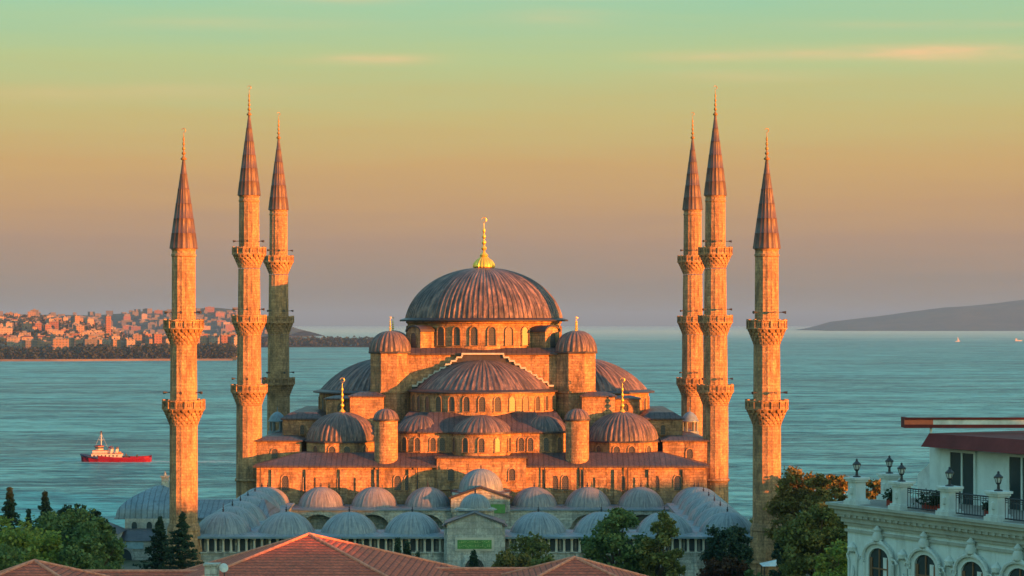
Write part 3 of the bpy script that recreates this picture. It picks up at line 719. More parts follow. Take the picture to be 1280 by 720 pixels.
for k in range(-4, 5):
    if k != 0:
        place_dome(k*7.9, -23.2, 3.68, 3.55, 2.5, M['lead_court'])
        place_dome(k*7.9, 27.2, 2.78, 3.45, 2.75, M['lead_portico'])
for k in range(1, 6):
    for s_ in (-1, 1): place_dome(s_*31.5, -23.2+k*8.35, 3.68, 3.55, 2.5, M['lead_court'])
# raised middle bay of the portico
b = MB(); b.box(-4.2, 4.2, 23.2, 31.3, 2.6, 5.1); b.prism([(-4.3, 2.4), (4.3, 2.4), (4.3, 4.4), (0, 5.9), (-4.3, 4.4)], 21.9, 23.2); b.box(-4.1, 4.1, 22.0, 23.1, -2, 2.4)
b.build('portico_gable_wall', M['stone_pale'], P)
b = MB()
for s_ in (-1, 1): b.add([(0, 21.7, 5.95), (s_*4.6, 21.7, 4.35), (s_*4.6, 24, 4.35), (0, 24, 5.95), (0, 21.7, 6.2), (s_*4.6, 21.7, 4.6), (s_*4.6, 24, 4.6), (0, 24, 6.2)], [(0,1,2,3),(4,7,6,5),(0,4,5,1),(1,5,6,2),(2,6,7,3),(3,7,4,0)])
b.build('portico_gable_roof', M['lead_dark'], P)
MB().box(-1.9, 3.6, 21.84, 21.9, 2.3, 3.6).build('portico_inscription', M['sign_green'], P)
o = cdome(0, 27.2, 5.0, 3.3, 3.2, M['lead_court'], 28)
b = MB(); b.lathe([(4.5, 4.9), (4.5, 5.15)], 32, 0, 27.2); b.build('portico_dome_eave', M['lead_dark'], P)
# front gate
b = MB(); b.prism([(-3.4, -3), (3.4, -3), (3.4, 5.3), (0, 6.6), (-3.4, 5.3)], -28.8, -25.6); b.box(-3.75, -3.35, -28.4, -27, -3, 5.0); b.box(3.35, 3.75, -28.4, -27, -3, 5.0)
gate = b.build('gate', M['marble'], P)
b = MB(); b.box(-2.4, 2.4, -28.95, -28.78, 2.05, 3.65); b.build('plaque_frame', M['col'], gate)
def curve_text(body, size, mat, parent, loc, rot, ext=.02):
    c = bpy.data.curves.new('lettering', 'FONT'); c.body = body; c.size = size; c.align_x = 'CENTER'; c.align_y = 'CENTER'; c.extrude = ext
    o = bpy.data.objects.new('lettering', c); COL.objects.link(o)
    dg = bpy.context.evaluated_depsgraph_get(); me = bpy.data.meshes.new_from_object(o.evaluated_get(dg))
    bpy.data.objects.remove(o); me.materials.clear(); me.materials.append(mat)
    n = bpy.data.objects.new('lettering', me); COL.objects.link(n); n.parent = parent; n.location = loc; n.rotation_euler = rot
    return n
b = MB(); b.box(-2.1, 2.1, -29.02, -28.93, 2.3, 3.4); b.mi = 6; rr_ = random.Random(3)                # raised calligraphic strokes, too small to read
for row in (3.1, 2.62):
    x_ = -1.9
    while x_ < 1.85:
        L_ = rr_.uniform(.12, .3); z_ = row + rr_.uniform(-.06, .1)
        b.tube((x_, -29.05, z_), (x_+L_, -29.05, z_+rr_.uniform(-.12, .12)), .035, .02, 5)
        if rr_.random() < .45: b.tube((x_+L_*.5, -29.05, z_-.05), (x_+L_*.55, -29.05, z_+.25), .03, .02, 5)
        x_ += L_+rr_.uniform(.02, .1)
b.build('inscription_panel', [M['sign_green'], plain('faded_gilt', (.30, .40, .14), .5, .4)], gate)
b = MB()
for s_ in (-1, 1): b.add([(0, -29.0, 6.62), (s_*3.75, -29.0, 5.2), (s_*3.75, -24.6, 5.2), (0, -24.6, 6.62), (0, -29.0, 6.8), (s_*3.75, -29.0, 5.4), (s_*3.75, -24.6, 5.4), (0, -24.6, 6.8)], [(0,1,2,3),(4,7,6,5),(0,4,5,1),(1,5,6,2),(2,6,7,3),(3,7,4,0)])
b.box(-4.0, 4.0, -28.6, -26, 4.95, 5.12); b.build('gate_roof', M['lead'], gate)
window(gate, 0, -28.82, -2.8, 0, 2.4, 4.0, .35, .3, 'marble', 'pane', 'doorway')
b = MB(); b.lathe([(2.35, 4), (2.35, 6.6), (2.5, 6.7), (2.5, 6.85), (2.1, 6.95)], 12, 0, -23.6); b.build('gate_drum', M['stone_pale'], P)
cdome(0, -23.6, 6.7, 1.95, 1.85, M['lead_court'], 16)

# ---------------------------------------------------------------- pavilion and small houses to the left
pv = thing('pavilion', 'grey stone pavilion under a curved blue lead roof', 'building', (-48.0, 300, 0))
b = MB(); b.box(-3.9, 15, -4, 8, -3, 3.8); b.box(-5.4, 1.2, -10, -4, -3, 1.4)
b.build('wall', M['marble'], pv)
b = MB(); nseg = 10; rings = []
for i in range(nseg+1):
    t = i/nseg; e = 5.2*(1-sqrt(max(0, t))*.0); k = cos(t*pi/2)
    ex = 1 - t; zz = 3.95 + 3.9*t**.85
    g_ = .04+.96*(1-t**1.9)
    rings.append((-5.0*g_-0.2, 5.0*g_-.2+ (1-g_)*.4, -5.2*g_+1.5, 6.6*g_+1.5, zz))
for a_, c_ in zip(rings, rings[1:]): b.frustum(a_, c_)
b.box(-5.35, 5.2, -3.85, 8.3, 3.7, 3.95)
b.build('roof', lead('pavilion_seamed_lead', (.16, .235, .285), (.10, .16, .20), .75), pv, smooth=60)
b = MB(); b.box(5.2, 15.6, -4.4, 8.4, 3.7, 3.95); b.frustum((5.2, 15.6, -4.4, 8.4, 3.95), (4.2, 14.2, 1.4, 2.6, 5.9)); b.build('low_roof', lead('blue_seamed_roof', (.14, .19, .22), (.09, .13, .16), .7), pv)
b = MB(); b.box(.1, 1.0, 1.6, 2.4, 7.2, 9.0); b.box(-.02, 1.12, 1.5, 2.5, 9.0, 9.15); b.tube((.55, 2, 9.15), (.55, 2, 9.75), .25, .05, 8); b.build('chimney', M['stone_pale'], pv)
b = MB(); b.frustum((-5.7, 1.5, -10.3, -4, 1.4), (-4.4, .4, -7.4, -4, 2.5)); b.build('annex_roof', M['lead_dark'], pv)
for xx, zz in ((-2.6, 2.0), (-.6, 2.0), (7.6, 1.9), (9.6, 1.9), (11.6, 1.9), (13.4, 1.9)): window(pv, xx, -4.02, zz, 0, .75, 1.4, .18, .15, 'marble', 'glass')
window(pv, -3.0, -10.02, -2.6, 0, 2.2, 3.0, .25, .15, 'marble', 'glass', 'arched_doorway'); window(pv, 3.4, -4.03, -2.6, 0, 2.2, 3.6, .3, .2, 'marble', 'glass', 'arched_doorway')
MB().box(-4.6, -.4, -10.12, -9.98, .35, 1.25).build('notice_board', plain('blue_grey_board', (.22, .34, .40), .6, .3), pv)
hs = thing('shed', 'low pale walled shed with a dark roof behind the left trees', 'shed', (-54.5, 290, 0))
b = MB(); b.box(-3, 3, -3, 3, -3, 2.6); b.build('wall', M['marble'], hs)
b = MB(); b.prism([(-3.4, 2.6), (3.4, 2.6), (0, 4.0)], -3.4, 3.4); b.build('roof', M['lead_dark'], hs)

# ---------------------------------------------------------------- red tiled roofs in front
def tiled_house(label, apex, hx, hy, drop, rz=0.0, ridge=0.0):
    x, y, z = apex; t = thing('tiled_house', label, 'house', (x, y, -1.2), rz, 'red tiled houses in the foreground'); z0 = z+1.2; e = z0-drop
    r = ridge
    vs = [(-hx-r, -hy, e), (hx+r, -hy, e), (hx+r, hy, e), (-hx-r, hy, e), (-r, 0, z0), (r, 0, z0)]
    b = MB(); b.add(vs, [(0, 1, 5, 4), (1, 2, 5), (2, 3, 4, 5), (3, 0, 4), (0, 3, 2, 1)]); b.build('roof', M['tile'], t)
    g = MB()
    for a_, c_ in ((0, 4), (1, 5), (2, 5), (3, 4)) + (((4, 5),) if r > 0 else ()):
        A, B = Vector(vs[a_]), Vector(vs[c_]); L_ = (B-A).length; n = max(2, int(L_/.42))
        for q in range(n):
            p0 = A.lerp(B, q/n); p1 = A.lerp(B, (q+1.08)/n); g.tube(p0+Vector((0, 0, .0)), p1+Vector((0, 0, .03)), .12, .10, 7)
    g.build('ridge_tiles', M['ridge'], t)
    w_ = MB(); w_.box(-hx-r+.5, hx+r-.5, -hy+.5, hy-.5, 0, e-.02); wl = w_.build('wall', M['white_wall'], t)
    for k in range(3):
        xx = (-1+k)*hx*.55; f_ = MB(); f_.box(xx-.6, xx+.6, -hy+.44, -hy+.5, e-3, e-1.2); f_.build('window', M['glass'], t)
    return t
T1 = tiled_house('house with the largest pointed red tiled roof at the bottom', (-13.8, 150, px(385, 668, 150)[2]), 11.5, 12.5, 4.1, -.04)
T2 = tiled_house('house with small pointed red tiled roof left of the twin trees', (px(718, 697, 150)[0], 150, px(718, 697, 150)[2]), 8, 9, 3.0, .03)
T3 = tiled_house('house with red tiled roof at the bottom left corner below trees', (px(43, 701, 140)[0], 140, px(43, 701, 140)[2]), 7.5, 8, 2.9)
T4 = tiled_house('house with long low red tiled ridge below the courtyard gate', (px(600, 711, 156)[0], 156, px(600, 711, 156)[2]), 6, 7, 2.6, 0, 5)
T5 = tiled_house('house with long low red tiled ridge left of the largest roof', (px(165, 714, 156)[0], 156, px(165, 714, 156)[2]), 5, 7, 2.6, 0, 6.5)
cm = thing('chimney', 'small grey rendered chimney on the left slope of the largest roof', 'chimney', (px(265, 712, 141)[0], 141, 12.0))
b = MB(); b.box(-.42, .42, -.4, .4, 0, 2.55); b.build('stack', M['stone_pale'], cm); b = MB(); b.box(-.5, .5, -.48, .48, 2.55, 2.67); b.build('cap', M['stone_pale'], cm)
sdish = thing('satellite_dish', 'small pale satellite dish beside the grey rendered chimney', 'satellite dish', (px(280, 712, 141)[0], 141, 12.4))
b = MB()
for i in range(5): b.lathe([(.3*(i+1)/5, -.08*((i+1)/5)**2), (.3*i/5+.001, -.08*(i/5)**2)], 16)
d_ = b.build('dish', M['canvas'], sdish, (0, 0, 2.0)); d_.rotation_euler = (radians(70), 0, radians(20))
MB().tube((0, .2, 0), (0, .1, 1.95), .04, n=6).build('pole', M['dark_metal'], sdish)

# ---------------------------------------------------------------- hotel on the right
A = Vector((15.2, 100.0, 0)); TZ = CZ-(628-HY)*100/F
ang = atan2(-.877, .48)            # facade runs this way from its far left corner
ht = thing('hotel', 'pale bluish stucco hotel with roof terrace and ornate arched windows', 'hotel', (A.x, A.y, TZ), ang)
# local x runs along the facade towards the camera, local y = into the building
L = 26.0; D = 22.0
b = MB(); b.box(0, L, 0, D, -22, -1.0); wall = b.build('wall', M['white_wall'], ht)
b = MB()
for z0, z1, o_ in ((-1.0, -.86, .12), (-.86, -.62, .22), (-.62, -.50, .34), (-.50, -.26, .42), (-.26, -.12, .62), (-.12, .0, .72)): b.box(-o_, L, -o_, D+o_, z0, z1)
b.box(-.1, L, -.10, D, -1.3, -1.18)
for k in range(60): b.box(.1+k*.42, .28+k*.42, -.40, -.30, -.62, -.50)
b.build('cornice', M['cornice'], ht)
def stucco_window(x):
    f = MB(); o = archpts(1.8, 2.95, 10, -.25); i_ = archpts(1.4, 2.6, 10, -.25)
    n = len(o); vs = []
    for pts, yy in ((o, -.14), (i_, -.14), (i_, .02), (o, .0)): vs += [(a_, yy, c_) for a_, c_ in pts]
    fs = []
    for j in range(1, n):
        k = (j+1) % n; fs += [(j, k, n+k, n+j), (n+j, n+k, 2*n+k, 2*n+j), (3*n+j, 3*n+k, k, j)]
    f.add(vs, fs)
    for i in range(14):         # hood moulding and scrolls
        a0, a1 = pi*(i/14), pi*((i+1)/14); R = 1.02
        f.tube((R*cos(a0), -.2, 2.12+.72*R*sin(a0)), (R*cos(a1), -.2, 2.12+.72*R*sin(a1)), .085, .085, 6)
    for s_ in (-1, 1):
        for q in range(9):
            t0, t1 = q*.6, (q+1)*.6; r0, r1 = .22-q*.02, .22-(q+1)*.02
            f.tube((s_*(1.1+r0*cos(t0)), -.18, 2.0+r0*sin(t0)), (s_*(1.1+r1*cos(t1)), -.18, 2.0+r1*sin(t1)), .045, .045, 5)
        f.tube((s_*.98, -.14, .2), (s_*.98, -.14, 1.9), .07, .09, 7)
    f.lathe([(.05, 0), (.22, .12), (.26, .3), (.16, .5), (.2, .6), (.05, .78)], 10, 0, -.18, 2.82)
    for s_ in (-1, 1): f.tube((s_*.1, -.18, 2.95), (s_*.55, -.18, 2.78), .09, .04, 6)
    w_ = f.build('window', M['trim'], ht, (x, -.01, -4.45), smooth=40)
    MB().prism(archpts(1.4, 2.6, 10, -.25), -.04, -.02).build('pane', M['glass'], w_)
    c = MB()
    for s_ in (-1, 1): c.box(s_*.62-.10 if s_ > 0 else -.68, s_*.62+.06 if s_ > 0 else -.52, -.09, -.045, 0, 2.15)
    c.box(-.035, .035, -.10, -.045, 0, 2.55); c.box(-.65, .65, -.095, -.046, 1.65, 1.72); c.build('window_frame', M['wood_brown'], w_); cu = MB(); cu.box(.22, .5, -.046, -.042, .1, 2.2); cu.build('curtain', M['canvas'], w_)
    return w_
def along(pxx, y):           # distance along the facade at depth y
    k = (pxx-640)/F; c, s_ = cos(ang), sin(ang)
    return (k*(A.y+y*c) - (A.x - y*s_))/(c - k*s_)
wx = [along(v, -.1) for v in (1099, 1157, 1216, 1275)]; wx += [2*wx[-1]-wx[-2], 3*wx[-1]-2*wx[-2]]
sw = stucco_window(wx[0])
for x in wx[1:]: o = copy_tree(sw, ht); o.location.x = x
def panel(x):
    f = MB()
    pts = [(-.22, .1), (.22, .1), (.30, .35), (.20, .6), (.24, 1.5), (.34, 1.75), (.15, 2.0), (-.15, 2.0), (-.34, 1.75), (-.24, 1.5), (-.20, .6), (-.30, .35)]
    for (x0, z0), (x1, z1) in zip(pts, pts[1:]+pts[:1]): f.tube((x0*1.2, -.05, z0), (x1*1.2, -.05, z1), .045, .045, 5)
    f.lathe([(.02, 0), (.2, .1), (.24, .28), (.1, .42), (.02, .5)], 8, 0, -.06, 1.85)
    f.lathe([(.02, 0), (.12, .1), (.1, .5), (.02, .7)], 8, 0, -.05, .6)
    return f.build('stucco_ornament', M['trim'], ht, (x, -.01, -4.1), smooth=40)
p0 = panel(.45)
for x, x2 in zip(wx, wx[1:]): o = copy_obj(p0, ht); o.location.x = (x+x2)/2
# pedestals and urn lamps around the terrace edge
def pedestal():
    f = MB()
    for z0, z1, a_ in ((0, .18, .42), (.18, .26, .36), (.26, 1.02, .28), (1.02, 1.12, .36), (1.12, 1.22, .42)): f.box(-a_, a_, -a_, a_, z0, z1)
    f.lathe([(.02, 0), (.09, .05), (.1, .3), (.02, .36)], 8, 0, -.28, .45)
    return f.build('pedestal', M['trim'], ht)
def lantern(label):
    t = thing('terrace_lantern', label, 'lantern', group='black lanterns on the hotel terrace')
    f = MB(); f.lathe([(.2, 0), (.2, .05), (.07, .1), (.06, .3), (.12, .36), (.13, .4)], 10); f.build('foot', M['iron'], t)
    f = MB(); f.lathe([(.10, .40), (.17, .62)], 8); f.build('glass', M['canvas'], t)
    f = MB(); f.lathe([(.22, .62), (.21, .68), (.1, .78), (.05, .84), (.07, .88), (.02, .94)], 10)
    for q in range(6): a = q*pi/3; f.tube((.11*cos(a), .11*sin(a), .4), (.18*cos(a), .18*sin(a), .63), .018, n=4)
    f.build('hood', M['iron'], t); t.scale = (.9, .9, .88); return t
ped = pedestal(); peds = [(.35, -.28), (4.0, -.28), (7.9, -.28), (11.4, -.28), (15.0, -.28), (18.6, -.28), (-.2, 4.6), (-.2, 9.5)]
rotA = Matrix.Rotation(ang, 4, 'Z')
lan0 = None
LL = ['black lantern on the leftmost pedestal of the hotel terrace', 'black lantern on the pedestal at the left end of the railing',
      'black lantern on the pedestal in front of the penthouse door', 'black lantern on the pedestal nearest the right edge of the photo',
      'black lantern on a terrace pedestal beyond the right edge', 'black lantern on a terrace pedestal nearest the camera beyond the right edge', 'black lantern on the pedestal set back from the terrace front', 'black lantern at the far side of the terrace']
def solve_side(pxx):
    return None
pl = [(along(v, -.28), -.28) for v in (1071, 1127, 1187, 1248)]
for i, (x, y) in enumerate(pl + [(-.15, 2.5)]):
    o = ped if i == 0 else copy_obj(ped, ht); o.location = (x, y, 0)
    l_ = lantern('x') if lan0 is None else copy_tree(lan0); lan0 = lan0 or l_
    wp = rotA @ Vector((x, y, 0)); l_.location = (A.x+wp.x, A.y+wp.y, TZ+1.22); l_['label'] = LL[i if i < 4 else 6]
for i, (x0, x1) in enumerate(((pl[1][0]+.42, pl[2][0]-.42), (pl[2][0]+.42, pl[3][0]-.42), (pl[3][0]+.42, pl[3][0]+2.8))):
    f = MB(); f.tube((x0, -.28, .95), (x1, -.28, .95), .035, n=6); f.tube((x0, -.28, .12), (x1, -.28, .12), .03, n=6); f.tube((x0, -.28, .78), (x1, -.28, .78), .018, n=5)
    n = int((x1-x0)/.17)
    for k in range(n+1): xx = x0+(x1-x0)*k/n; f.tube((xx, -.28, .1), (xx, -.28, .95), .014, n=4)
    for k in range(n): 
        xx = x0+(x1-x0)*(k+.5)/n; f.tube((xx-.06, -.28, .86), (xx+.06, -.28, .86), .02, n=4)
    f.build('railing', M['iron'], ht)
# penthouse
PX = along(1162, 4.0)
b = MB(); b.box(PX, L, 4.0, D, -.05, 2.6); b.build('penthouse_wall', M['white_wall'], ht)
b = MB(); b.prism([(PX-1.35, 0), (PX-.02, 0), (PX-.02, 1.95), (PX-1.35, 1.1)], 4.4, 4.5); b.build('side_screen', M['canvas'], ht)
def pdoor(x, w_, h_):
    f = MB()
    for x0, x1 in ((x-w_/2-.12, x-w_/2), (x-.05, x+.05), (x+w_/2, x+w_/2+.12)): f.box(x0, x1, 3.9, 4.02, 0, h_)
    f.box(x-w_/2-.12, x+w_/2+.12, 3.89, 4.02, h_, h_+.12); d = f.build('glazed_door', M['trim'], ht)
    MB().box(x-w_/2, x+w_/2, 3.95, 3.99, 0, h_).build('pane', M['glass'], d)
pdoor(along(1204, 4.0), 1.6, 2.3); pdoor(along(1279, 4.0), 1.6, 2.3); pdoor(12.5, 1.6, 2.3)
AXX = along(1151, 3.2)
b = MB(); b.frustum((AXX, L, 3.2, D, 2.5), (AXX+.1, L, 3.6, D, 3.1)); b.build('awning', M['awning_red'], ht)
pg = Matrix.Rotation(-ang, 4, 'Z'); wl_ = Vector((px(1131, 530, 101)[0]-A.x, 1.0, 0))
b = MB(); mt = pg @ Matrix.Translation(wl_)
b.box(0, 16, 0, .18, 3.32, 3.48, mt); b.box(0, 16, 0, .18, 3.70, 3.80, mt); b.box(0, .18, .18, 1.0, 3.32, 3.80, mt); b.build('pergola_beam', M['awning_red'], ht)
b = MB(); b.box(1.3, 16, .04, .14, 3.48, 3.70, mt); b.build('pergola_blind', M['canvas'], ht)
b = MB(); b.box(.0, 1.3, .03, .13, 3.48, 3.70, mt); b.build('pergola_sunlit_end', plain('painted_sunlit_red', (.55, .12, .06), .6, .3), ht)  # brighter red paints evening sun on the awning's left end
b = MB(); b.tube(mt @ Vector((1.25, .3, 2.9)), mt @ Vector((1.25, .3, 3.32)), .06, n=6); b.build('pergola_post', M['trim'], ht)
b = MB(); b.box(-.4, L, -.4, D, -.02, .01); b.build('terrace_floor', M['paving'], ht)

# ---------------------------------------------------------------- foliage
def leafmesh(name, centers, sizes, mat, parent, elong=1.0, droop=0.0):
    n = len(centers); C_ = np.asarray(centers, float); s = np.asarray(sizes, float)[:, None]
    u = rng.normal(size=(n, 3)); u[:, 2] *= .6; u /= np.linalg.norm(u, axis=1)[:, None]
    v = rng.normal(size=(n, 3)); v -= (v*u).sum(1)[:, None]*u; v /= np.linalg.norm(v, axis=1)[:, None]
    k = .55+.5*rng.random((n, 1))
    P_ = np.stack([C_-u*s*elong, C_-v*s*k, C_+u*s*elong, C_+v*s*k], 1).reshape(-1, 3)
    me = bpy.data.meshes.new(name); me.vertices.add(4*n); me.vertices.foreach_set('co', P_.ravel())
    me.loops.add(4*n); me.loops.foreach_set('vertex_index', np.arange(4*n, dtype=np.int32))
    me.polygons.add(n); me.polygons.foreach_set('loop_start', np.arange(0, 4*n, 4, dtype=np.int32)); me.polygons.foreach_set('loop_total', np.full(n, 4, dtype=np.int32))
    me.update(); me.validate(); me.materials.append(mat)
    o = bpy.data.objects.new(name, me); COL.objects.link(o)
    if parent: o.parent = parent
    return o
def broadleaf(label, loc, H, R, mat, n=9000, leaf=.165, group=None, crown0=.25, name='broadleaf_tree', cat='tree', up=1.0):
    t = thing(name, label, cat, loc, random.random()*6, group)
    zc = H*(crown0+1)/2; rz_ = H*(1-crown0)/2
    nc = 90; cs = []
    for k in range(nc):
        d = rng.normal(size=3); d /= np.linalg.norm(d); q = (.35+.65*rng.random()**.6)*1.0
        cs.append(((d[0]*R*q, d[1]*R*q, zc+d[2]*rz_*q), R*(.12+.17*rng.random())))
    b = MB(); b.tube((0, 0, -1), (R*.05, 0, H*.35), R*.09, R*.06, 9)
    for c, r in cs[:24]:
        m_ = (c[0]*.35, c[1]*.35, H*.33+(c[2]-H*.33)*.5); b.tube((R*.04, 0, H*.3), m_, R*.045, R*.03, 6); b.tube(m_, c, R*.03, R*.01, 6)
    b.build('trunk', M['bark'], t)
    wts = np.array([c[1]**2 for c in cs]); wts /= wts.sum(); idx = rng.choice(nc, size=n, p=wts)
    d = rng.normal(size=(n, 3)); d /= np.linalg.norm(d, axis=1)[:, None]; q = rng.random(n)**.5*(1+.55*rng.random(n)**2)
    C0 = np.array([c[0] for c in cs])[idx]; R0 = np.array([c[1] for c in cs])[idx]
    pts = C0 + d*(R0*q)[:, None]*np.array([1, 1, .8*up]); pts[:, 2] = np.maximum(pts[:, 2], .1)
    leafmesh('crown', pts, leaf*(.6+.8*rng.random(n)), mat, t); return t
def conifer(label, loc, H, R, mat, n=5000, group=None, name='conifer_tree', tight=False):
    t = thing(name, label, 'tree', loc, random.random()*6, group)
    b = MB(); b.tube((0, 0, -1), (0, 0, H*.97), H*.02, .03, 8)
    pts = []
    nlev = 26; nb = 90 if tight else nlev*5; per = n//nb
    for k in range(nb):
        h = ((k+.5)/nb)**.9 if tight else (k//5+.8*rng.random())/nlev; z = H*(.06+.93*h); a = k*2.4+rng.random()*.8 if tight else k*2*pi/5+(k//5)*.7+rng.random()*.6
        r = R*(1-h)**(.6 if tight else 1.0)*(1 if tight else (.45+.9*rng.random()))
        if not tight: b.tube((0, 0, z), (r*.95*cos(a), r*.95*sin(a), z-r*.12), .05, .015, 4)
        q = rng.random(per)**.6
        x = r*q; wid = (.16*r*(1.2-q)+.10) if tight else (.10*r*(1.2-q)+.09)
        lx = x*cos(a) - rng.normal(size=per)*wid*sin(a) + rng.normal(size=per)*.05; ly = x*sin(a) + rng.normal(size=per)*wid*cos(a)+ rng.normal(size=per)*.05
        lz = z - .30*x + .22*x*x/max(r, .1) + rng.normal(size=per)*(.15 if tight else .09)
        pts.append(np.stack([lx, ly, lz], 1))
    b.build('trunk', M['bark'], t); pts = np.concatenate(pts)
    leafmesh('crown', pts, .115*(.6+.8*rng.random(len(pts))), mat, t, 1.5); return t
def tree_at(pxx, pytop, Y, Rpx, **k):
    x, _, zt = px(pxx, pytop, Y); return (x, Y, -1.2), zt+1.2, Rpx*Y/F
def BL(label, pxx, top, Y, Rpx, mat, **k):
    loc, H, R = tree_at(pxx, top, Y, Rpx); return broadleaf(label, loc, H, R, M[mat], **k)
def CF(label, pxx, top, Y, Rpx, mat='leaf_dark', **k):
    loc, H, R = tree_at(pxx, top, Y, Rpx); return conifer(label, loc, H, R, M[mat], **k)
GL = 'trees left of the mosque'; GR = 'trees right of the mosque'
BL('yellow green rounded tree at the left edge of the photo', 10, 650, 225, 54, 'leaf_yellow', n=15000, group=GL)
BL('broad green tree in the middle of the left cluster', 82, 640, 235, 56, 'leaf_green', n=18000, group=GL)
BL('dark green tree right of the broad one, next to the stone pavilion', 120, 650, 230, 34, 'leaf_green', n=12000, group=GL)
BL('bright yellow green low tree in front of the left cluster', 48, 668, 205, 44, 'leaf_yellow', n=12000, group=GL)
BL('low green tree in front of the left cluster beside the pavilion door', 104, 676, 205, 40, 'leaf_green', n=12000, group=GL)
BL('dark green low tree at the left edge under the yellow green one', 0, 682, 195, 46, 'leaf_green', n=10000, group=GL)
BL('dark rounded tree top behind the left cluster, right of two conifers', 92, 629, 252, 27, 'leaf_dark', n=9000, group=GL, crown0=.4)
BL('dark tree top at the right end of the left cluster', 122, 640, 254, 20, 'leaf_dark', n=7000, group=GL, crown0=.4)
CF('tallest dark conifer at the left edge of the photo', 12, 608, 245, 44, group=GL, n=8000)
CF('slender dark conifer with layered branches, second from the left edge', 56, 613, 250, 40, group=GL, n=7000)
CF('small dark conifer tip between the two tall left conifers', 36, 636, 240, 20, group=GL, n=2500)
CF('dark layered conifer in front of the nearest left minaret', 228, 640, 235, 52, group=GL, n=8000)
CF('shaggy dark conifer left of the one before the minaret', 200, 645, 240, 50, group=GL, n=6500)
GF = 'trees in front of the courtyard'
BL('large rounded olive green tree before the courtyard, left of its twin', 772, 633, 235, 43, 'leaf_green', n=20000, group=GF, crown0=.05)
BL('narrower olive green tree touching the right side of the large one', 826, 640, 232, 27, 'leaf_olive', n=13000, group=GF, crown0=.05)
BL('dark green rounded tree left of the nearest right minaret', 909, 651, 245, 31, 'leaf_dark', n=11000, group=GF, crown0=.2)
BL('brown leaved shrub under the dark tree beside the right minaret', 912, 690, 238, 32, 'leaf_brown', n=9000, group=GF, crown0=.0, name='shrub', cat='shrub')
BL('thin sparse tree right of the gate with wall showing through', 664, 666, 245, 26, 'leaf_olive', n=3200, group=GF, crown0=.2)
BL('orange brown shrub at the foot of the gate, right of it', 640, 690, 232, 30, 'leaf_orange', n=9000, group=GF, crown0=.0, name='shrub', cat='shrub')
BL('low olive shrub right of the orange brown one', 682, 690, 225, 24, 'leaf_olive', n=6000, group=GF, crown0=.0, name='shrub', cat='shrub')
BL('low olive shrub at the foot of the large rounded tree', 735, 692, 222, 22, 'leaf_olive', n=6000, group=GF, crown0=.0, name='shrub', cat='shrub')
CF('tiny dark cypress standing before the gate', 592, 691, 262, 9, group=GF, n=3000, name='cypress_tree', tight=True)
CF('dark narrow cypress left of the gate, taller of the pair', 497, 674, 250, 8, group=GF, n=3000, name='cypress_tree', tight=True)
CF('dark narrow cypress left of the gate, lower of the pair', 509, 679, 252, 10, group=GF, n=3000, name='cypress_tree', tight=True)
CF('smallest dark cypress between the pair and the gate', 522, 692, 250, 7, group=GF, n=1500, name='cypress_tree', tight=True)
BL('sunlit orange autumn tree right of the nearest right minaret', 1000, 585, 262, 40, 'leaf_orange', n=20000, group=GR, crown0=.2)
BL('sunlit orange tree standing between two other orange trees', 1026, 592, 258, 26, 'leaf_orange', n=11000, group=GR, crown0=.2)
BL('sunlit orange tree top just left of the hotel terrace', 1046, 588, 268, 24, 'leaf_orange', n=12000, group=GR, crown0=.2)
BL('big olive green tree below the orange ones, left of the hotel', 1022, 620, 225, 48, 'leaf_olive', n=24000, group=GR, crown0=.05)
BL('low yellow green tree against the foot of the hotel wall', 1040, 676, 200, 34, 'leaf_yellow', n=10000, group=GR, crown0=.05)
BL('broad olive tree standing behind the rightmost minaret', 968, 640, 285, 40, 'leaf_olive', n=15000, group=GR, crown0=.1)
BL('dark low tree between the right minaret and the olive tree', 988, 655, 235, 22, 'leaf_dark', n=8000, group=GR, crown0=.05)
BL('orange autumn tree behind the hotel terrace corner', 1096, 592, 262, 24, 'leaf_orange', n=9000, group=GR, crown0=.2)
BL('dark green low tree left of the canopy, under the right minaret', 945, 706, 228, 20, 'leaf_green', n=6000, group=GR, crown0=.0)
um = thing('canopy', 'flat white canopy at the foot of the nearest right minaret', 'canopy', (px(973, 706, 240)[0], 240, -1.2))
zz = px(973, 706, 240)[2]+1.2
MB().frustum((-1.9, 1.9, -1.6, 1.6, zz), (-.2, .2, -.2, .2, zz+.55)).build('cover', M['canvas'], um)
for sx_ in (-1, 1):
    for sy_ in (-1, 1): MB().tube((sx_*1.7, sy_*1.4, 0), (sx_*1.7, sy_*1.4, zz), .05, n=6).build('leg', M['dark_metal'], um)
# potted plants on the hotel terrace
def shrub_pot(label, x, y, s):
    wp = rotA @ Vector((x, y, 0))
    t = thing('potted_plant', label, 'plant', (A.x+wp.x, A.y+wp.y, TZ+.01), 0, 'potted plants on the hotel terrace')
    MB().box(-.75*s, .75*s, -.2, .2, 0, .32).build('pot', M['pot'], t, rz=ang)
    n = 700; q = rng.normal(size=(n, 3))*np.array([.32, .2, .16])*s + np.array([0, 0, .5])
    q[:, 2] = np.maximum(q[:, 2], .3); leafmesh('leaves', q, .07*(.6+.8*rng.random(n)), M['leaf_dark'], t)
shrub_pot('wide dark plant in a red trough behind the left railing', pl[1][0]+1.5, .5, 1.1)
shrub_pot('dark plant in a red trough behind the middle railing', pl[3][0]-1.1, .5, .6)
shrub_pot('dark plant in a red trough behind the right hand railing', pl[3][0]+1.6, .5, .7)
shrub_pot('low dark plant between the corner pedestals of the terrace', pl[0][0]+1.9, .5, .7)

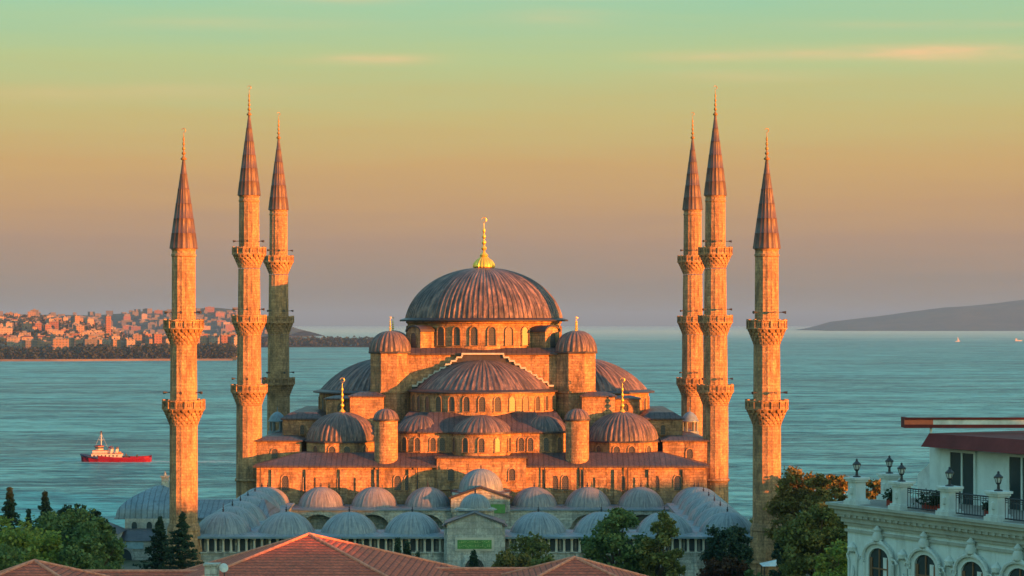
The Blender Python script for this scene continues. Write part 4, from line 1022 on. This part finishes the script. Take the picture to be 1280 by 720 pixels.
# ---------------------------------------------------------------- tugboat and small boats
tx, ty, _ = px(145, 578, 957)
tg = thing('tugboat', 'red tugboat with white wheelhouse and mast on the water at the left', 'boat', (tx, ty, SEA))
stn = [(-15.2, .25, 3.3, 0), (-14, 1.6, 3.1, 0), (-11.5, 3.2, 2.6, 0), (-7, 4.2, 2.0, 0), (0, 4.4, 1.4, 0), (8, 4.3, 1.3, 0), (13, 4.0, 1.6, 0), (15, 3.2, 1.9, 0)]
b = MB(); n = len(stn); vs = []
for x, wd, zt_, _ in stn: vs += [(x, -wd, zt_), (x+.3*(x < -11), -wd*.75, -.6), (x+.3*(x < -11), wd*.75, -.6), (x, wd, zt_)]
fs = [(4*i+a, 4*i+4+a, 4*i+4+(a+1) % 4, 4*i+(a+1) % 4) for i in range(n-1) for a in range(4)] + [(0, 1, 2, 3), (4*n-1, 4*n-2, 4*n-3, 4*n-4)]
b.add(vs, fs); b.build('hull', M['red'], tg)
b = MB()
for i in range(3):
    (x0, w0, z0, _), (x1, w1, z1, _) = stn[i], stn[i+1]
    for s_ in (-1, 1): b.tube((x0, s_*w0, z0-.25), (x1, s_*w1, z1-.25), .42, .42, 8)
b.build('bow_fender', M['navy'], tg)
b = MB()
for s_ in (-1, 1):
    for i in range(3, n-1):
        (x0, w0, z0, _), (x1, w1, z1, _) = stn[i], stn[i+1]; b.add([(x0, s_*w0, z0), (x1, s_*w1, z1), (x1, s_*w1, z1+.75), (x0, s_*w0, z0+.75), (x0, s_*(w0-.15), z0), (x1, s_*(w1-.15), z1), (x1, s_*(w1-.15), z1+.75), (x0, s_*(w0-.15), z0+.75)], [(0,1,2,3),(4,7,6,5),(3,2,6,7)])
b.build('bulwark', M['red'], tg)
b = MB(); b.box(-10.2, 2.6, -2.7, 2.7, 1.6, 3.5); b.box(-9.8, -3.6, -2.2, 2.2, 3.5, 4.9); b.build('deckhouse', M['white'], tg)
b = MB(); b.box(-10.3, 2.7, -2.78, 2.78, 3.5, 3.62); b.box(-9.95, -3.4, -2.3, 2.3, 4.9, 5.05); b.build('deck_edge', M['red'], tg)
for k in range(7):
    f = MB(); f.box(-9.3+k*1.65, -8.7+k*1.65, -2.76, -2.7, 2.3, 3.0); f.build('porthole', M['glass'], tg)
b = MB(); b.lathe([(1.75, 5.05), (1.9, 6.6)], 8, -7.3, 0); b.build('wheelhouse', M['white'], tg)
b = MB(); b.lathe([(1.86, 5.7), (1.93, 6.4)], 8, -7.3, 0, cap=False); b.build('wheelhouse_window', M['glass'], tg)
b = MB(); b.lathe([(2.2, 6.6), (2.15, 6.9), (.8, 7.2)], 8, -7.3, 0); b.build('wheelhouse_roof', M['red'], tg)
b = MB(); b.tube((-6.4, 0, 7.0), (-6.4, 0, 12.6), .24, .14, 8); b.tube((-6.4, -1.4, 10.6), (-6.4, 1.4, 10.6), .08); b.tube((-7.2, 0, 9.4), (-5.4, 0, 9.4), .10); b.tube((-6.4, 0, 12.2), (-9.8, 0, 5.1), .035); b.tube((-6.4, 0, 12.2), (-2.4, 0, 3.6), .035); b.build('mast', M['white'], tg)
b = MB(); b.box(-7.1, -5.7, -.25, .25, 11.9, 12.15); b.box(-6.7, -6.1, -.3, .3, 12.5, 13.3); b.build('radar', M['dark_metal'], tg)
for xx in (-2.0, .2):
    f = MB()
    for s_ in (-1, 1): f.tube((xx, s_*1.5, 3.5), (xx+.25, s_*1.5, 5.5), .42, .36, 9)
    fo = f.build('funnel', M['white'], tg); f = MB()
    for s_ in (-1, 1): f.tube((xx+.25, s_*1.5, 5.5), (xx+.35, s_*1.5, 6.4), .38, .34, 9)
    f.build('funnel_top', M['navy'], fo)
b = MB()
for k in range(14):
    xx = -9.6+k*.95; b.tube((xx, -2.7, 3.5), (xx, -2.7, 4.4), .04, n=4)
b.tube((-9.6, -2.7, 4.4), (2.7, -2.7, 4.4), .04, n=4); b.tube((-9.6, -2.7, 3.95), (2.7, -2.7, 3.95), .03, n=4); b.build('railing', M['white'], tg)
b = MB(); b.tube((-3.0, 0, 3.5), (-3.0, 0, 6.2), .12); b.tube((-3.0, 0, 6.2), (-1.6, 0, 6.9), .16, .1); b.box(-3.6, -2.4, -.6, .6, 6.0, 6.15); b.build('water_cannon', M['red'], tg)
b = MB(); b.box(1.2, 2.4, -2.3, -1.3, 3.6, 4.3); b.build('life_raft', M['awning_orange'], tg)
b = MB(); b.box(3.6, 5.2, -1, 1, 1.2, 2.6); b.tube((4.4, 0, 2.6), (4.4, 0, 3.4), .3); b.box(9, 9.3, -1.6, 1.6, 1.2, 3.0); b.build('tow_winch', M['dark_metal'], tg)
b = MB(); RR = random.Random(5)        # broken foam along the hull and astern
for k in range(420):
    t_ = RR.random()**1.5; xx = tx-15+t_*110; hw = 1.0+5.5*t_; yy = ty + RR.choice((-1, 1))*(hw if t_ > .25 else 4.6) + RR.uniform(-1.2, 1.2)*(.4+t_*2)
    l_ = RR.uniform(.5, 2.6); w_ = RR.uniform(.15, .7)*(1-.6*t_)
    b.add([(xx-l_, yy, SEA+.03), (xx, yy-w_, SEA+.03), (xx+l_, yy, SEA+.03), (xx, yy+w_, SEA+.05)], [(0, 1, 2, 3)])
tag(b.build('wake', plain('sea_foam', (.55, .62, .6), .8, .2)), 'thin broken foam of the wake around and behind the red tugboat', 'wake', kind='stuff')
def boat(label, pxx, pyy, Y, s, sail):
    x, _, _ = px(pxx, pyy, Y); t = thing('sailing_boat' if sail else 'cargo_ship', label, 'boat', (x, Y, SEA))
    b = MB(); b.prism([(-5*s, 0), (4.6*s, 0), (5.6*s, 1.6*s), (-5.2*s, 1.4*s)], -1.5*s, 1.5*s); b.build('hull', M['white'], t)
    if sail: b = MB(); b.add([(0, 0, 1.5*s), (4*s, .1, 1.8*s), (.2, .1, 11*s), (0, .15, 1.5*s)], [(0, 1, 2), (3, 2, 1)]); b.build('sail', M['white'], t)
    else: b = MB(); b.box(-4.4*s, -2*s, -1.2*s, 1.2*s, 1.4*s, 4.0*s); b.build('bridge', M['white'], t)
boat('tiny white sailing boat on the open water at the right', 1197, 426, 7200, 1.5, True)
boat('tiny pale ship on the open water at the right edge of the photo', 1273, 426, 7400, 2.3, False)

# ---------------------------------------------------------------- far city
def city_mat(name, wall, win):
    m, t, b = material(name, .85, .2)
    v = xyz(t); wv, s = wallvec(t, v)
    br = t.n('ShaderNodeTexBrick'); t.l(wv, br.inputs[0]); br.offset = 0
    br.inputs['Color1'].default_value = (*win, 1); br.inputs['Color2'].default_value = tuple(v*1.6 for v in win)+(1,); br.inputs['Mortar'].default_value = (*wall, 1)
    br.inputs['Scale'].default_value = 1; br.inputs['Mortar Size'].default_value = 1.35; br.inputs['Brick Width'].default_value = 5.2; br.inputs['Row Height'].default_value = 4.2
    g = t.n('ShaderNodeNewGeometry'); n = t.noise(v, .08, 3, .6)
    sp = t.n('ShaderNodeSeparateXYZ'); t.l(g.outputs['Normal'], sp.inputs[0])
    col = t.mix(t.m('GREATER_THAN', sp.outputs[2], .5), br.outputs[0], (wall[0]*.5, wall[1]*.5, wall[2]*.5))
    t.l(t.mix(t.m('MULTIPLY', n, .4), col, (wall[0]*.7, wall[1]*.6, wall[2]*.55)), b.inputs['Base Color']); return m
CM = [city_mat('cream_render', (.25, .165, .10), (.05, .07, .06)), city_mat('white_render', (.31, .24, .175), (.07, .09, .08)), city_mat('brick_render', (.22, .11, .07), (.05, .04, .035)), city_mat('grey_render', (.13, .12, .11), (.04, .06, .06))]
rt = farland_mat('far_roof_tile', (.20, .08, .05), (.14, .07, .05)); fr_ = farland_mat('far_flat_roof', (.20, .19, .18), (.13, .12, .12))
unit = {}
def cbox(mat, kind):
    k = (mat.name, kind)
    return k
def cblock(name, label, cat, x, y, z, wx_, wy_, h, mat, kind, rz, group):
    t = thing(name, label, cat, (x, y, z), rz, group)
    b = MB(); b.box(-wx_/2, wx_/2, -wy_/2, wy_/2, -8, h); b.build('wall', mat, t)
    b = MB()
    if kind == 'hip': b.frustum((-wx_/2-.6, wx_/2+.6, -wy_/2-.6, wy_/2+.6, h), (-wx_*.22, wx_*.22, -.5, .5, h+wy_*.22)); b.build('roof', rt, t)
    else:
        b.box(-wx_/2-.4, wx_/2+.4, -wy_/2-.4, wy_/2+.4, h, h+.6); b.box(-wx_*.2, wx_*.12, -2, 2.5, h+.6, h+3.4); b.build('roof', fr_, t)
    return t
GC = 'buildings of the far city'
named = [(39, 434, 24, 20, 3600, 'c', 'leftmost bright orange lit block above the far waterline'),
         (124, 431, 22, 18, 3620, 'c', 'wide bright orange block on the far shore above the lower white row'),
         (143, 426, 14, 14, 3700, 'w', 'bright far shore block between the wide orange one and the twin towers'),
         (163, 446-12, 13, 22, 3590, 'w', 'right hand one of the twin tall blocks on the far shore'),
         (145, 446-12, 13, 22, 3600, 'c', 'left hand one of the twin tall blocks on the far shore'),
         (51, 446, 22, 8, 3560, 'c', 'long low orange lit building at the far waterline'),
         (84, 446, 17, 9, 3560, 'w', 'low pale orange building at the far waterline right of the long one'),
         (56, 433, 16, 14, 3640, 'c', 'orange lit block left of centre in the far front row'),
         (71, 430, 15, 16, 3660, 'w', 'tall pale orange block in the far front row'),
         (97, 431, 15, 18, 3640, 'c', 'orange lit block in the far front row with a shaded side'),
         (135, 407, 8, 26, 4300, 'b', 'single brick coloured tower rising above the far city'),
         (99, 414, 13, 16, 4200, 'c', 'broad stepped block behind the front row, left of the single tower')]
mm = {'c': CM[0], 'w': CM[1], 'b': CM[2], 'g': CM[3]}
for i, (x_, yc, wp_, hp_, Y, mk, lab) in enumerate(named):
    bx, _, bz = px(x_, yc+hp_/2, Y); h = hp_*Y/F; wd = wp_*Y/F
    cblock('apartment_block', lab, 'building', bx, Y, bz-2, wd*.82, wd*.6, h, mm[mk], 'flat', random.uniform(.2, .7), GC)
R = random.Random(11)
cnt = 0; spots = []
def groundz(x, y): return float(cz(np.array([x], float), np.array([y], float))[0])
while cnt < 196:
    Y = 3560 + 3500*R.random()**1.7
    pxx = R.uniform(-30, 470) if R.random() < .35 else R.uniform(-30, 190)
    x = (pxx-640)*Y/F; g_ = groundz(x, Y)
    if g_ < SEA+3: continue
    if Y < 3660 and pxx > 175 and R.random() < .9: continue
    if pxx > 300: continue
    if any(abs(x-a) < 17 and abs(Y-b_) < 22 for a, b_ in spots): continue
    spots.append((x, Y)); cnt += 1
    big = R.random() < .35
    w1 = R.uniform(12, 24)*(1.25 if big else 1); w2 = R.uniform(10, 16); h = R.uniform(9, 19) + (R.uniform(4, 14) if big else 0)
    if Y > 4300: w1 *= .72; w2 *= .75; h *= R.uniform(.6, 1.15)
    mat = R.choices(CM, (4, 3, 2, 2))[0]; kind = 'hip' if (R.random() < .4 and not big) else 'flat'
    dist = 'near the far shoreline' if Y < 4100 else ('halfway up the far city' if Y < 5200 else 'high at the far city back')
    colr = {'cream_render': 'cream', 'white_render': 'white', 'brick_render': 'brick red', 'grey_render': 'grey'}[mat.name]
    nm = 'house' if kind == 'hip' else 'apartment_block'
    cblock(nm, '%s %s %s, %s roof, %s' % ('tall' if big else 'small', colr, 'house' if kind == 'hip' else 'apartment block', 'red hipped' if kind == 'hip' else 'flat', dist), 'house' if kind == 'hip' else 'building', x, Y, g_, w1, w2, h, mat, kind, R.uniform(.0, .9), GC)
for k in range(34):        # long row of blocks standing above the wooded bank
    pxx = 172 + k*3.9 + R.uniform(-1, 1); Y = 3720 + R.uniform(-50, 120); x = (pxx-640)*Y/F
    h = CZ-(R.uniform(417, 424)-HY)*Y/F; g_ = groundz(x, Y)
    cblock('apartment_block', 'orange lit apartment block in the row above the wooded far bank', 'building', x, Y, g_, R.uniform(11, 19), 12, h-g_, R.choice(CM[:3]), 'flat', R.uniform(.1, .7), GC)
for k in range(46):
    pxx = R.uniform(150, 345) if k < 34 else R.uniform(0, 150); Y = R.uniform(8650, 9150)
    x = (pxx-640)*Y/F; g_ = hillz(x, Y)
    if g_ < SEA+12: continue
    cblock('apartment_block', 'tiny faded apartment block on the hazy far hill', 'building', x, Y, g_-3, R.uniform(22, 42), 20, R.uniform(16, 32), R.choice(CM), 'flat', R.uniform(.1, .7), GC)
b = MB()
for k in range(900):
    Y = R.uniform(4300, 7000) if k < 600 else R.uniform(8500, 9300); pxx = R.uniform(-30, 215) if k < 600 else R.uniform(-20, 345); x = (pxx-640)*Y/F
    g_ = groundz(x, Y) if k < 600 else hillz(x, Y)
    if g_ < SEA+6: continue
    q = R.uniform(4, 9)*(1.5 if k >= 600 else 1); h = R.uniform(5, 14)*(1.5 if k >= 600 else 1)
    b.box(-q, q, -q*.7, q*.7, -6, h, Matrix.Translation((x, Y, g_)) @ Matrix.Rotation(R.uniform(0, .9), 4, 'Z'))
tag(b.build('distant_rooftops', CM[3]), 'dense mass of tiny hazy buildings filling the far city slopes', 'rooftops', kind='stuff')
# wooded bank along the far shore and scattered trees, nobody could count these
pts = []; sz = []
for k in range(5200):
    if k < 2600:
        pxx = rng.uniform(-40, 475); Y = 3515 + abs(rng.normal())*70
    else:
        pxx = rng.uniform(-40, 470); Y = 3560+3300*rng.random()**1.4
    x = (pxx-640)*3560/F if k < 2600 else (pxx-640)*Y/F
    Y = Y if k >= 2600 else float(shore((pxx-640)/F*3500.0)) + 12 + abs(rng.normal())*70
    x = (pxx-640)*Y/F
    Y = max(Y, float(shore((pxx-640)/F*3500.0))+10)
    g_ = groundz(x, Y)
    if g_ < SEA+.5: continue
    if 3500 < Y < 3600 and pxx < 108 and rng.random() < .45: continue
    H = rng.uniform(8, 17)*(1.35 if 100 < pxx < 140 or pxx > 165 else 1); r = H*.42
    d = rng.normal(size=(16, 3)); d /= np.linalg.norm(d, axis=1)[:, None]
    pts.append(np.array([x, Y, g_+H*.55]) + d*np.array([r, r, H*.45])*(.6+.5*rng.random((16, 1)))); sz += list(rng.uniform(1.6, 3.4, 16)*(Y/4000))
wd = leafmesh('far_wood', np.concatenate(pts), sz, M['leaf_far'], None); tag(wd, 'dark wooded bank along the far shore in front of the city', 'trees', kind='stuff')
# quay wall at the far waterline
b = MB(); xs_ = np.linspace(-1500, -447, 60)
for x0, x1 in zip(xs_, xs_[1:]):
    y0, y1 = float(shore(np.array([x0]))[0])+4, float(shore(np.array([x1]))[0])+4
    b.add([(x0, y0, SEA-1), (x1, y1, SEA-1), (x1, y1, SEA+3.2), (x0, y0, SEA+3.2), (x0, y0+14, SEA+3.2), (x1, y1+14, SEA+3.2)], [(0, 1, 2, 3), (3, 2, 5, 4)])
tag(b.build('quay', farland_mat('quay_stone', (.20, .17, .15), (.12, .10, .09))), kind='structure')

# ---------------------------------------------------------------- haze
HZ = bpy.data.materials.new('haze_air'); HZ.use_nodes = True; t = NT(HZ.node_tree); HZ.node_tree.nodes.clear()
pv_ = t.n('ShaderNodeVolumePrincipled'); pv_.inputs['Color'].default_value = (.21, .45, .80, 1); pv_.inputs['Density'].default_value = 4.4e-5; pv_.inputs['Anisotropy'].default_value = 0.0
ou = t.n('ShaderNodeOutputMaterial'); t.l(pv_.outputs[0], ou.inputs['Volume'])
b = MB(); b.box(-27000, 27000, -500, 47000, -46, 260); hz = b.build('haze', HZ); tag(hz, 'thin evening haze over the sea and far shore', 'haze', kind='stuff')
